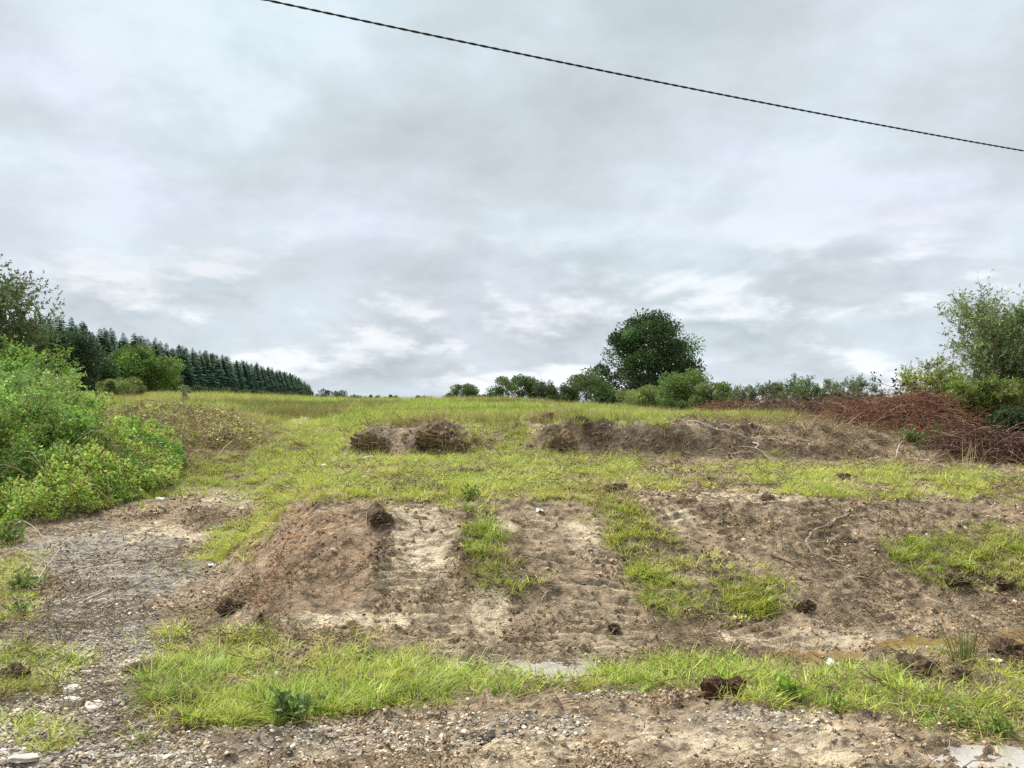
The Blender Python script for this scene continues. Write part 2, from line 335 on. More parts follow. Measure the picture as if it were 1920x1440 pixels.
_UI = np.arange(len(UU)); _YI = np.arange(len(YY))
def gz(X, Y):
    """height of the finished ground under (X, Y)"""
    X = np.asarray(X, float); Y = np.asarray(Y, float)
    w = np.where(Y > 2.6, Y, 2.6 + (2.6 - Y) * 1.2)
    fu = np.interp(X / w, UU, _UI); fy = np.interp(Y, YY, _YI)
    i = np.clip(fy.astype(int), 0, len(YY) - 2); j = np.clip(fu.astype(int), 0, len(UU) - 2); a = fy - i; b = fu - j
    return (Z2[i, j] * (1 - b) + Z2[i, j + 1] * b) * (1 - a) + (Z2[i + 1, j] * (1 - b) + Z2[i + 1, j + 1] * b) * a
def at(px, py, lo=2.7, hi=140):
    """where the sight line of a photo pixel meets the ground"""
    d = pdir(px, py); ys = np.geomspace(lo, hi, 4000)
    xs = d[0] / d[1] * ys; zs = CAM_H + d[2] / d[1] * ys
    hit = np.nonzero(zs <= gz(xs, ys))[0]
    k = hit[0] if len(hit) else len(ys) - 1
    return Vector((xs[k], ys[k], float(gz(xs[k], ys[k]))))
def slope(X, Y, e=.12):
    return -(gz(X + e, Y) - gz(X - e, Y)) / (2 * e), -(gz(X, Y + e) - gz(X, Y - e)) / (2 * e)

# ------------------------------------------------------------------ mesh helpers
def mesh_np(name, V, faces, cols=None, smooth=False):
    """V (n,3); faces: list of (m,k) int arrays; cols (n,3)"""
    me = bpy.data.meshes.new(name)
    V = np.ascontiguousarray(V, np.float32)
    faces = [np.asarray(f, np.int32) for f in faces if len(f)]
    loops = np.concatenate([f.ravel() for f in faces]); tot = np.concatenate([np.full(len(f), f.shape[1], np.int32) for f in faces])
    start = np.concatenate([[0], np.cumsum(tot)[:-1]]).astype(np.int32)
    me.vertices.add(len(V)); me.vertices.foreach_set('co', V.ravel())
    me.loops.add(len(loops)); me.loops.foreach_set('vertex_index', loops)
    me.polygons.add(len(tot)); me.polygons.foreach_set('loop_start', start); me.polygons.foreach_set('loop_total', tot)
    if smooth: me.polygons.foreach_set('use_smooth', np.ones(len(tot), bool))
    if cols is not None:
        a = me.color_attributes.new('Col', 'FLOAT_COLOR', 'POINT')
        c = np.ones((len(V), 4), np.float32); c[:, :3] = cols
        a.data.foreach_set('color', c.ravel())
    me.update(calc_edges=True); me.validate()
    return me
MANY = {'crown', 'foliage', 'dead_foliage', 'twig', 'cane', 'root', 'branch', 'limb', 'stalk'}
def obj(name, me, mat=None, parent=None, loc=None):
    o = bpy.data.objects.new(name, me); COL.objects.link(o)
    if mat is not None: me.materials.append(mat)
    if parent is not None:
        o.parent = parent
        if name in MANY: o['kind'] = 'stuff'      # too many and too fine to pick apart
    if loc is not None: o.location = loc
    return o
def tag(o, label=None, cat=None, group=None, kind=None):
    for k, v in (('label', label), ('category', cat), ('group', group), ('kind', kind)):
        if v: o[k] = v
    return o
def thing(name, label, cat, loc=(0, 0, 0), rz=0, group=None, scale=None):
    o = bpy.data.objects.new(name, None); COL.objects.link(o)
    o.location = loc; o.rotation_euler = (0, 0, rz); o.empty_display_size = .2
    if scale is not None: o.scale = (scale,) * 3 if isinstance(scale, (int, float)) else scale
    return tag(o, label, cat, group)

class MB:
    """collects vertices, faces and colours for one mesh"""
    def __init__(s): s.V = []; s.F3 = []; s.F4 = []; s.C = []; s.n = 0
    def add(s, V, f3=None, f4=None, col=(.5, .5, .5)):
        V = np.asarray(V, float).reshape(-1, 3)
        if f3 is not None and len(f3): s.F3.append(np.asarray(f3) + s.n)
        if f4 is not None and len(f4): s.F4.append(np.asarray(f4) + s.n)
        c = np.asarray(col, float)
        s.C.append(np.broadcast_to(c, (len(V), 3)) if c.ndim == 1 else c)
        s.V.append(V); s.n += len(V)
    def tube(s, pts, rad, sides=4, col=(.2, .15, .1)):
        P = np.asarray([tuple(p) for p in pts], float); n = len(P)
        rad = np.broadcast_to(np.asarray(rad, float), (n,))
        T = np.gradient(P, axis=0); T /= np.linalg.norm(T, axis=1)[:, None] + 1e-9
        up = np.array([.13, .21, .97]); A = np.cross(T, up); A /= np.linalg.norm(A, axis=1)[:, None] + 1e-9
        Bn = np.cross(T, A); th = np.arange(sides) * 2 * math.pi / sides
        ring = P[:, None] + rad[:, None, None] * (A[:, None] * np.cos(th)[None, :, None] + Bn[:, None] * np.sin(th)[None, :, None])
        i = np.arange(n - 1)[:, None] * sides; k = np.arange(sides)[None]; k2 = (k + 1) % sides
        f = np.stack([i + k, i + k2, i + sides + k2, i + sides + k], -1).reshape(-1, 4)
        s.add(ring.reshape(-1, 3), None, f, col)
    def leaves(s, P, A, size, col, width=.45, fold=.25):
        """kite leaves at P pointing along A"""
        n = len(P); size = np.broadcast_to(np.asarray(size, float), (n,))[:, None]
        A = A / (np.linalg.norm(A, axis=1)[:, None] + 1e-9)
        S = np.cross(A, RNG.normal(size=(n, 3))); S /= np.linalg.norm(S, axis=1)[:, None] + 1e-9
        N = np.cross(A, S)
        v0 = P; v2 = P + A * size; m = P + A * size * .45
        v1 = m + S * size * width * .5 + N * size * fold * .3; v3 = m - S * size * width * .5 + N * size * fold * .3
        V = np.stack([v0, v1, v2, v3], 1).reshape(-1, 3); b = np.arange(n)[:, None] * 4
        f = np.concatenate([b + [0, 1, 2], b + [0, 2, 3]], 0)
        s.add(V, f, None, np.repeat(np.asarray(col), 4, axis=0) if np.ndim(col) > 1 else col)
    def mesh(s, name, smooth=False):
        fs = []
        if s.F3: fs.append(np.concatenate(s.F3))
        if s.F4: fs.append(np.concatenate(s.F4))
        return mesh_np(name, np.concatenate(s.V), fs, np.concatenate(s.C), smooth)

def rdir(n):
    v = RNG.normal(size=(n, 3)); return v / np.linalg.norm(v, axis=1)[:, None]
def vary(c, n, amt=.25, hue=.12):
    """n colours scattered about c"""
    c = np.asarray(c, float); k = np.exp(RNG.normal(0, amt, (n, 1))); h = np.exp(RNG.normal(0, hue, (n, 3)))
    return np.clip(c * k * h, .003, .9)

# ------------------------------------------------------------------ materials
def new_mat(name):
    m = bpy.data.materials.new(name); m.use_nodes = True; m.node_tree.nodes.clear()
    return m, NT(m.node_tree)
def mat_col(name, rough=.8, transl=0.0, inst=False, noise=0.0, nscale=8, bump=0.0, bscale=30, spec=.3, tint=(1, 1, 1)):
    """colour from the mesh attribute, optional leaf translucency, grain and relief"""
    m, w = new_mat(name)
    c = w.n('ShaderNodeAttribute', attribute_name='Col').outputs['Color']
    if inst:
        t = w.n('ShaderNodeAttribute', attribute_name='tint', attribute_type='INSTANCER').outputs['Color']
        c = w.mix(1.0, c, t, 'MULTIPLY')
    if tint != (1, 1, 1): c = w.mix(1.0, c, (*tint, 1), 'MULTIPLY')
    tc = w.n('ShaderNodeTexCoord').outputs['Object']
    if noise:
        nz = w.ramp(w.noise(tc, nscale, 5, .6), [(.25, 1 - noise), (.75, 1 + noise)])
        c = w.mix(1.0, c, nz, 'MULTIPLY')
    b = w.n('ShaderNodeBsdfPrincipled', {'Base Color': c, 'Roughness': rough, 'Specular IOR Level': spec})
    if bump:
        bn = w.n('ShaderNodeBump', {'Height': w.noise(tc, bscale, 5, .65), 'Strength': 1.0, 'Distance': bump})
        w.set(b.inputs['Normal'], bn.outputs[0])
    sh = b.outputs[0]
    if transl:
        tr = w.n('ShaderNodeBsdfTranslucent', {'Color': c})
        mx = w.n('ShaderNodeMixShader', {0: transl, 1: b.outputs[0], 2: tr.outputs[0]}); sh = mx.outputs[0]
    w.n('ShaderNodeOutputMaterial', {0: sh})
    return m
M_leaf = mat_col('leaf', .55, .3, spec=.35)
M_bark = mat_col('bark', .9, noise=.3, nscale=12, bump=.01)
M_grass = mat_col('grass_blade', .5, .35, inst=True, spec=.35)
M_needle = mat_col('needle', .7, .1)
M_deadwood = mat_col('deadwood', .9, noise=.25, nscale=20)
M_straw = mat_col('straw', .8, .1, inst=True)
M_pebble = mat_col('pebble', .75, inst=True, noise=.2, nscale=40)
M_crumb = mat_col('crumb', .95, inst=True, bump=.004, bscale=60, spec=.15)
M_stone = mat_col('stone', .85, noise=.18, nscale=14, bump=.004, bscale=45)
M_clod = mat_col('clod', .95, noise=.35, nscale=20, bump=.015, bscale=40, spec=.15)
M_scrap = mat_col('scrap', .4)
M_cable = mat_col('cable', .5)

def ground_material():
    m, w = new_mat('ground_soil')
    c = w.n('ShaderNodeAttribute', attribute_name='Col').outputs['Color']
    wetv = w.n('ShaderNodeAttribute', attribute_name='wet').outputs['Fac']
    pos = w.n('ShaderNodeNewGeometry').outputs['Position']
    n1 = w.ramp(w.noise(pos, 3.2, 6, .62), [(.3, .72), (.7, 1.28)])
    n2 = w.ramp(w.noise(pos, 19, 5, .65), [(.30, .40), (.45, 1.0), (.70, 1.4)])
    n3 = w.ramp(w.noise(pos, 75, 3, .6), [(.3, .7), (.7, 1.25)])
    c = w.mix(1.0, c, n1, 'MULTIPLY'); c = w.mix(.9, c, n2, 'MULTIPLY'); c = w.mix(.45, c, n3, 'MULTIPLY')
    st = w.n('ShaderNodeVectorMath', {0: pos, 1: (1.0, 1.7, 1.0)}, operation='MULTIPLY').outputs[0]
    n4 = w.ramp(w.noise(st, 6.5, 7, .68, .3), [(.41, .36), (.48, .92), (.62, 1.15)]); c = w.mix(.9, c, n4, 'MULTIPLY')
    c = w.mix(w.math('MULTIPLY', wetv, .35), c, w.mix(1.0, c, (.5, .47, .42, 1), 'MULTIPLY'))
    rough = w.ramp(wetv, [(0, .92), (.5, .45), (1, .16)])
    b = w.n('ShaderNodeBsdfPrincipled', {'Base Color': c, 'Roughness': rough, 'Specular IOR Level': .4})
    h = w.math('ADD', w.noise(pos, 26, 6, .65), w.math('MULTIPLY', w.noise(pos, 90, 4, .6), .5))
    bn = w.n('ShaderNodeBump', {'Height': h, 'Strength': 1.0, 'Distance': .05})
    w.set(b.inputs['Normal'], bn.outputs[0])
    w.n('ShaderNodeOutputMaterial', {0: b.outputs[0]})
    return m
def water_material(name, c0, c1):
    m, w = new_mat(name)
    pos = w.n('ShaderNodeNewGeometry').outputs['Position']
    c = w.ramp(w.noise(pos, 2.5, 4, .6), [(.3, c0), (.7, c1)])
    b = w.n('ShaderNodeBsdfPrincipled', {'Base Color': c, 'Roughness': .03, 'IOR': 1.8, 'Specular IOR Level': 1.0})
    bn = w.n('ShaderNodeBump', {'Height': w.noise(pos, 9, 3, .5), 'Strength': .2, 'Distance': .01})
    w.set(b.inputs['Normal'], bn.outputs[0])
    w.n('ShaderNodeOutputMaterial', {0: b.outputs[0]})
    return m

# ------------------------------------------------------------------ the ground itself
def build_ground():
    C = np.zeros(X2.shape + (3,)); C[:] = (.37, .277, .172)
    def lay(c, m):
        nonlocal C
        m = np.clip(m, 0, 1)[..., None]; C = C * (1 - m) + np.array(c) * m
    wob = fbm(X2, Y2, 3.0, 4, 41); wob2 = fbm(X2, Y2, 8.0, 3, 42)
    soft = lambda m, g=.55: sstep(m + (wob - .5) * g + (wob2 - .5) * g * .7, .25, .75)
    lay((.46, .36, .24), sstep(fbm(X2, Y2, 1.1, 4, 43), .45, .65) * .6)
    lay((.33, .225, .135), soft(MK['red'], .9) * .7)
    lay((.37, .345, .30), soft(MK['gravel']) * .8)
    lay((.64, .525, .355), soft(MK['clay'], 1.1))
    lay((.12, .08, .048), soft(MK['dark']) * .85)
    lay((.13, .088, .052), bare * sstep(lump, .56, .72) * .4 * (1 - MK['clay'] * .7) * (1 - MK['red'] * .6))
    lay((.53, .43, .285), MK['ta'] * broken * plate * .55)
    lay((.19, .165, .075), np.clip(MK['short'] * .35 + MK['long'] * .3, 0, .55))
    lay((.15, .17, .06), np.clip(MK['field'], 0, 1))
    lay((.085, .06, .04), sstep(np.exp(-((Y2 - 15.75) / .28) ** 2) * sstep(U2, -.21, -.18) * (1 - np.exp(-((U2 + .01) / .04) ** 2)) * (1 - sstep(U2, .48, .55)) * (wob * 1.4), .3, .6) * .8)  # earth of the cut face painted darker for the shade under its overhang
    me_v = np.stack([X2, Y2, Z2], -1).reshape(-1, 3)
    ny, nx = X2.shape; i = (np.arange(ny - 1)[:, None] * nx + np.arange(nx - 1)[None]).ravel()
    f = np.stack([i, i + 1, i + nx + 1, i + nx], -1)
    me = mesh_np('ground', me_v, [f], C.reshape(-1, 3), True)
    wv = np.clip(soft(MK['wet'], .8) + MK['pond'] * .6, 0, 1)
    a = me.attributes.new('wet', 'FLOAT', 'POINT'); a.data.foreach_set('value', wv.ravel().astype(np.float32))
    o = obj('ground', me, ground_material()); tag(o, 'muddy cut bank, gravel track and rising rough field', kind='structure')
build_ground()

M_ochre = water_material('ochre_water', (.20, .125, .05), (.30, .20, .09))
M_silt_sheen = water_material('silt_sheen_water', (.34, .31, .27), (.46, .43, .38))  # silt colour paled further to paint in the sky's reflection
def build_ponds():
    labs = {'ditch': 'bright puddle behind the grass strip at the foot of the bank', 'brown': 'brown puddle in the rut at the foot of the bank',
            'shallow': 'long shallow puddle of ochre water beside the rushes', 'road': 'wet puddle on the muddy roadside'}
    for (nm, pts) in pond_list:
        P = [at(*p) for p in pts if p[0] < 2300]
        zs = sorted(p.z for p in P)
        cx = sum(p.x for p in P) / len(P); cy = sum(p.y for p in P) / len(P)
        inner = [float(gz(cx + (p.x - cx) * k, cy + (p.y - cy) * k)) for p in P for k in (.2, .4, .6, .8)]
        lev = float(np.percentile(inner, 60 if nm == 'road' else 74 if nm == 'ditch' else 76))
        Q = []
        for k in range(len(P)):          # subdivide the outline and make it wander
            a, b = P[k], P[(k + 1) % len(P)]
            for t in (0, .25, .5, .75):
                q = a.lerp(b, t); g = 1.22 + .12 * (random.random() - .5)
                Q.append((cx + (q.x - cx) * g, cy + (q.y - cy) * g, lev))
        Q.sort(key=lambda q: math.atan2(q[1] - cy, q[0] - cx))
        V = [(cx, cy, lev)] + Q; n = len(Q)
        me = mesh_np('puddle', np.array(V), [np.array([(0, 1 + i, 1 + (i + 1) % n) for i in range(n)])])
        tag(obj('puddle', me, M_silt_sheen if nm in ('ditch', 'road') else M_ochre), labs[nm], kind='structure')
build_ponds()

# ------------------------------------------------------------------ scattered cover (grass, gravel, crumbs, straw)
def scatter(name, P, rot, scl, idx, tint, protos, mat, label):
    """one object of kind stuff: the prototypes set on every point"""
    src = bpy.data.collections.new(name + '_kinds')
    for k, me in enumerate(protos):
        me.materials.append(mat)
        src.objects.link(bpy.data.objects.new('%s_kind_%02d' % (name, k), me))
    me = bpy.data.meshes.new(name); n = len(P)
    me.vertices.add(n); me.vertices.foreach_set('co', np.ascontiguousarray(P, np.float32).ravel())
    a = me.attributes.new('rot', 'FLOAT_VECTOR', 'POINT'); a.data.foreach_set('vector', np.ascontiguousarray(rot, np.float32).ravel())
    a = me.attributes.new('scl', 'FLOAT_VECTOR', 'POINT'); a.data.foreach_set('vector', np.ascontiguousarray(scl, np.float32).ravel())
    a = me.attributes.new('pick', 'INT', 'POINT'); a.data.foreach_set('value', np.ascontiguousarray(idx, np.int32))
    a = me.attributes.new('tint', 'FLOAT_COLOR', 'POINT')
    t4 = np.ones((n, 4), np.float32); t4[:, :3] = tint; a.data.foreach_set('color', t4.ravel())
    o = obj(name, me); tag(o, label, kind='stuff')
    g = bpy.data.node_groups.new(name + '_spread', 'GeometryNodeTree')
    g.interface.new_socket('Geometry', in_out='INPUT', socket_type='NodeSocketGeometry')
    g.interface.new_socket('Geometry', in_out='OUTPUT', socket_type='NodeSocketGeometry')
    N = g.nodes; L = g.links
    gi = N.new('NodeGroupInput'); go = N.new('NodeGroupOutput'); iop = N.new('GeometryNodeInstanceOnPoints')
    ci = N.new('GeometryNodeCollectionInfo'); ci.inputs['Collection'].default_value = src
    ci.inputs['Separate Children'].default_value = True; ci.inputs['Reset Children'].default_value = True
    def attr(nm, typ):
        q = N.new('GeometryNodeInputNamedAttribute'); q.data_type = typ; q.inputs['Name'].default_value = nm
        return q.outputs['Attribute']
    e2r = N.new('FunctionNodeEulerToRotation')
    L.new(attr('rot', 'FLOAT_VECTOR'), e2r.inputs[0])
    L.new(gi.outputs[0], iop.inputs['Points']); L.new(ci.outputs[0], iop.inputs['Instance'])
    iop.inputs['Pick Instance'].default_value = True
    L.new(attr('pick', 'INT'), iop.inputs['Instance Index']); L.new(e2r.outputs[0], iop.inputs['Rotation'])
    L.new(attr('scl', 'FLOAT_VECTOR'), iop.inputs['Scale']); L.new(iop.outputs[0], go.inputs[0])
    md = o.modifiers.new('spread', 'NODES'); md.node_group = g
    return o

def blades(n, rad, hmin, hmax, wid, lean, cols, seg=3, droop=.5):
    """one tuft of curved tapering blades"""
    b = MB()
    for _ in range(n):
        a = random.uniform(0, 6.283); r = rad * math.sqrt(random.random()); h = random.uniform(hmin, hmax)
        da = a + random.gauss(0, .9); ln = abs(random.gauss(lean, lean * .5)); w = wid * random.uniform(.7, 1.3)
        ca, sa = math.cos(da), math.sin(da); P = []
        for k in range(seg + 1):
            t = k / seg; out = h * (ln * t + droop * ln * 1.6 * t * t); zz = h * (t - droop * ln * .7 * t * t)
            P.append((r * math.cos(a) + ca * out, r * math.sin(a) + sa * out, zz - .01))
        V = []
        for k, p in enumerate(P):
            ww = w * (1 - (k / seg) ** 1.6) * .5 + .0004; V += [(p[0] - sa * ww, p[1] + ca * ww, p[2]), (p[0] + sa * ww, p[1] - ca * ww, p[2])]
        f = [(2 * k, 2 * k + 1, 2 * k + 3, 2 * k + 2) for k in range(seg)]
        c = np.array(random.choice(cols)) * random.uniform(.8, 1.25)
        b.add(V, None, f, c)
    return b.mesh('tuft')

GREENS = [(.26, .36, .055), (.30, .39, .065), (.19, .29, .045), (.36, .40, .085)]
YELLOWS = [(.42, .42, .10), (.36, .40, .085), (.47, .43, .15), (.29, .36, .07), (.50, .43, .21)]
BRIGHT = 1.3
STRAWS = [(.42, .34, .18), (.36, .28, .14), (.30, .21, .11), (.48, .40, .24)]

def cand(n, y0, y1, umax=1.05):
    """points on the land, thinning out with distance"""
    u = RNG.uniform(-umax, umax, n); Y = np.exp(RNG.uniform(math.log(y0), math.log(y1), n)); X = u * Y
    Z = gz(X, Y); m = mask(X, Y, Z)
    return X, Y, Z, m
def uprights(X, Y, tilt=.15):
    n = len(X); sx, sy = slope(X, Y)
    return np.stack([-sy * .4 + RNG.normal(0, tilt, n), sx * .4 + RNG.normal(0, tilt, n), RNG.uniform(0, 6.283, n)], -1)
def clump(X, Y, sc, seed): return fbm(X, Y, sc, 3, seed)

def build_grass():
    # short turf
    X, Y, Z, m = cand(170000, 2.7, 30)
    d = m['short'] * (.35 + 1.1 * sstep(clump(X, Y, 2.4, 51), .38, .62)) * (1 - m['pond'])
    k = RNG.random(len(X)) < d; X, Y, Z = X[k], Y[k], Z[k]; n = len(X)
    protos = [blades(22, .07, .03, .10, .0055, .55, YELLOWS[:4] + GREENS[:1]) for _ in range(4)] + [blades(18, .08, .02, .07, .006, .9, YELLOWS) for _ in range(3)]
    s = RNG.uniform(.7, 1.4, n) * np.clip(.75 + Y * .035, .8, 1.5)
    hue = clump(X, Y, .9, 52)[:, None]
    tint = (np.array([1.27, 1.2, 1.0]) * hue + np.array([.98, 1.17, .82]) * (1 - hue)) * np.exp(RNG.normal(0, .18, (n, 1)))
    scatter('grass', np.stack([X, Y, Z], -1), uprights(X, Y), np.stack([s, s, s * RNG.uniform(.7, 1.2, n)], -1), RNG.integers(0, 7, n), tint, protos, M_grass, 'short patchy yellow-green turf on the disturbed ground')
    # lush long grass
    X, Y, Z, m = cand(110000, 2.9, 26)
    d = m['long'] * (.08 + 1.15 * sstep(clump(X, Y, 3.4, 55), .40, .58)) * np.clip(1 - m['pond'] * 1.2, 0, 1)
    k = RNG.random(len(X)) < d * .45; X, Y, Z = X[k], Y[k], Z[k]; n = len(X)
    protos = [blades(16, .05, .09, .24, .007, .42, GREENS + YELLOWS[:2] + YELLOWS[4:] + STRAWS[1:3], 4, .8) for _ in range(6)]
    s = RNG.uniform(.38, 1.05, n) * np.clip(.76 + (Y - 5) * .035, .78, 1.25) * np.where(Y < 7, .6 + .45 * np.clip(1 - sstep(X, .1, .7) + .8 * sstep(clump(X, Y, 1.1, 57), .5, .7), 0, 1), 1); hue = clump(X, Y, 1.3, 56)[:, None]
    tint = (np.array([1.26, 1.33, .95]) * hue + np.array([.96, 1.28, .8]) * (1 - hue)) * np.exp(RNG.normal(0, .16, (n, 1)))
    scatter('long_grass', np.stack([X, Y, Z], -1), uprights(X, Y, .12), np.stack([s, s, s], -1), RNG.integers(0, 6, n), tint, protos, M_grass, 'lush long green grass in tufts beside the puddles')
    # rough field
    X, Y, Z, m = cand(90000, 14, 100)
    d = m['field'] * (.5 + .6 * sstep(clump(X, Y, .5, 58), .35, .6))
    k = RNG.random(len(X)) < d * .8; X, Y, Z = X[k], Y[k], Z[k]; n = len(X)
    protos = [blades(26, .16, .12, .42, .011, .3, YELLOWS[:2] + GREENS, 3, .5) for _ in range(5)] + [blades(22, .12, .2, .55, .010, .2, STRAWS[:2] + YELLOWS[2:4], 3, .3) for _ in range(2)]
    pick = np.where(clump(X, Y, .25, 59) + RNG.normal(0, .08, n) > .61, RNG.integers(5, 7, n), RNG.integers(0, 5, n))
    s = RNG.uniform(.6, 1.2, n) * np.clip(.35 + Y * .02, .6, 1.5); hue = clump(X, Y, .22, 60)[:, None]
    tint = (np.array([1.26, 1.14, 1.0]) * hue + np.array([.9, 1.08, .75]) * (1 - hue)) * np.exp(RNG.normal(0, .2, (n, 1))) * (1 - .45 * sstep(clump(X * .35, Y * .6, .3, 61), .55, .66))[:, None]
    scatter('field_grass', np.stack([X, Y, Z], -1), uprights(X, Y, .1), np.stack([s, s, s * .8], -1), pick, tint, protos, M_grass, 'tall rough grass covering the rising field')
build_grass()

def lumpy(r, seed, flat=.6, sub=1, jag=.25, col=(.5, .5, .5)):
    """a small irregular stone or clod"""
    import bmesh
    bm = bmesh.new(); bmesh.ops.create_icosphere(bm, subdivisions=sub, radius=1.0)
    rr = random.Random(seed); ax = Vector((rr.uniform(.75, 1.3), rr.uniform(.75, 1.2), flat))
    for v in bm.verts:
        k = 1 + rr.uniform(-jag, jag); v.co = Vector((v.co.x * ax.x, v.co.y * ax.y, v.co.z * ax.z)) * r * k
    me = bpy.data.meshes.new('lump'); bm.to_mesh(me); bm.free()
    a = me.color_attributes.new('Col', 'FLOAT_COLOR', 'POINT')
    for d in a.data: d.color = (*col, 1)
    return me

def build_loose():
    # gravel
    X, Y, Z, m = cand(260000, 2.65, 12, .95)
    sp = sstep(clump(X, Y, 3, 71), .3, .65)
    d = np.clip(m['gravel'] * 1.1 - .15, 0, 1) * (.35 + .65 * sp) + .02 * (Y < 5.3) * (1 - m['long']) + .008
    k = RNG.random(len(X)) < d; X, Y, Z = X[k], Y[k], Z[k]; n = len(X)
    s = np.exp(RNG.normal(-.1, .42, n)) * .72
    t = np.exp(RNG.normal(0, .33, (n, 1))) * np.where(RNG.random((n, 1)) < .4, [[1.2, 1.05, .85]], [[1.0, .98, .95]])
    scatter('gravel', np.stack([X, Y, Z + .003], -1), RNG.uniform(-.4, .4, (n, 3)) + np.array([0, 0, 1]) * RNG.uniform(0, 6.28, (n, 1)), s[:, None] * np.ones(3), RNG.integers(0, 6, n), t,
            [lumpy(.0115, 90 + i, .55, 1, .22, (.40, .375, .33)) for i in range(6)], M_pebble, 'loose grey gravel strewn over the track and roadside')
    # crumbs of soil
    X, Y, Z, m = cand(260000, 2.65, 22)
    d = (.10 + .9 * sstep(clump(X, Y, 2.2, 73), .44, .62)) * (1 - .75 * m['clay']) * (1 - np.clip(m['field'], 0, 1)) * (1 - .7 * m['gravel']) * (.5 + .8 * m['dark'])
    k = RNG.random(len(X)) < d; X, Y, Z, dk, rd = X[k], Y[k], Z[k], m['dark'][k], m['red'][k]; n = len(X)
    s = np.exp(RNG.normal(0, .55, n)) * np.clip(.35 + Y * .045, .45, 1.3) * np.where(rd > .5, .65, 1); s = np.minimum(s, .35 + Y * .11)
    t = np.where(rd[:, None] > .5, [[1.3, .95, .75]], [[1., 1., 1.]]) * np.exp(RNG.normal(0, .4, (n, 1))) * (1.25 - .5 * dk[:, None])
    scatter('soil_crumbs', np.stack([X, Y, Z + .004], -1), RNG.uniform(0, 6.28, (n, 3)), s[:, None] * np.ones(3), RNG.integers(0, 6, n), t,
            [lumpy(.017, 190 + i, .5, 1, .4, (.27, .198, .125)) for i in range(6)], M_crumb, 'crumbs and clods of churned brown soil')
    # straw, roots and torn stalks
    def strand(i):
        b = MB(); rr = random.Random(500 + i)
        for q in range(5):
            a = rr.uniform(0, 6.28); x, y = rr.gauss(0, .05), rr.gauss(0, .05); z = rr.uniform(.004, .03); P = []
            da = rr.gauss(0, .5); L = rr.uniform(.06, .2)
            for k in range(5):
                P.append((x, y, z)); x += math.cos(a) * L / 4; y += math.sin(a) * L / 4; z = max(.003, z + rr.gauss(0, .012)); a += da * .35
            b.tube(P, np.linspace(.0022, .001, 5) * rr.uniform(.7, 1.5), 3, np.array(random.choice(STRAWS + [(.16, .11, .07)] * 3)) * rr.uniform(.7, 1.1))
        return b.mesh('strand')
    X, Y, Z, m = cand(60000, 2.7, 24)
    d = (.06 + .34 * sstep(clump(X, Y, 1.3, 75), .5, .68)) * (1 - m['clay'] * .6) * (1 - np.clip(m['field'], 0, 1)) * (1 - .8 * (Y < 4.6)) + m['straw'] * .95
    k = RNG.random(len(X)) < d; X, Y, Z, st = X[k], Y[k], Z[k], m['straw'][k]; n = len(X)
    s = RNG.uniform(.7, 1.5, n) * np.clip(.6 + Y * .07, .8, 1.9)
    rot = uprights(X, Y, .25); sx, sy = slope(X, Y, .2); rot[:, 0] = -sy * .9 + RNG.normal(0, .2, n); rot[:, 1] = sx * .9 + RNG.normal(0, .2, n)
    t = np.exp(RNG.normal(0, .25, (n, 1))) * np.ones(3) * (.8 + .45 * st[:, None])
    scatter('straw_litter', np.stack([X, Y, Z + .006], -1), rot, s[:, None] * np.ones(3), RNG.integers(0, 10, n), t, [strand(i) for i in range(10)], M_straw, 'torn roots and dry stalks strewn over the soil')
    # straw hanging and sticking up on the turned sods
    X, Y, Z, m = cand(60000, 5, 24)
    k = RNG.random(len(X)) < m['straw'] * .55; X, Y, Z = X[k], Y[k], Z[k]; n = len(X)
    protos = [blades(14, .08, .08, .26, .007, .9, STRAWS, 4, 1.1) for _ in range(5)]
    s = RNG.uniform(.6, 1.2, n) * np.where(Y < 8, .45, 1); rot = uprights(X, Y, .5); rot[:, 0] += .6
    scatter('dead_grass', np.stack([X, Y, Z], -1), rot, s[:, None] * np.ones(3), RNG.integers(0, 5, n), np.exp(RNG.normal(-.1, .25, (n, 1))) * np.ones(3), protos, M_straw, 'withered straw-coloured grass hanging on the turned sods')
build_loose()

# ------------------------------------------------------------------ trees and shrubs
def limb_path(a, b, n=6, wob=.08):
    a = np.asarray(a, float); b = np.asarray(b, float); L = np.linalg.norm(b - a)
    t = np.linspace(0, 1, n)[:, None]; P = a + (b - a) * t
    P += RNG.normal(0, wob * L, (n, 3)) * np.sin(t * math.pi) * .6
    P[:, 2] += np.sin(t[:, 0] * math.pi) * .06 * L
    return P

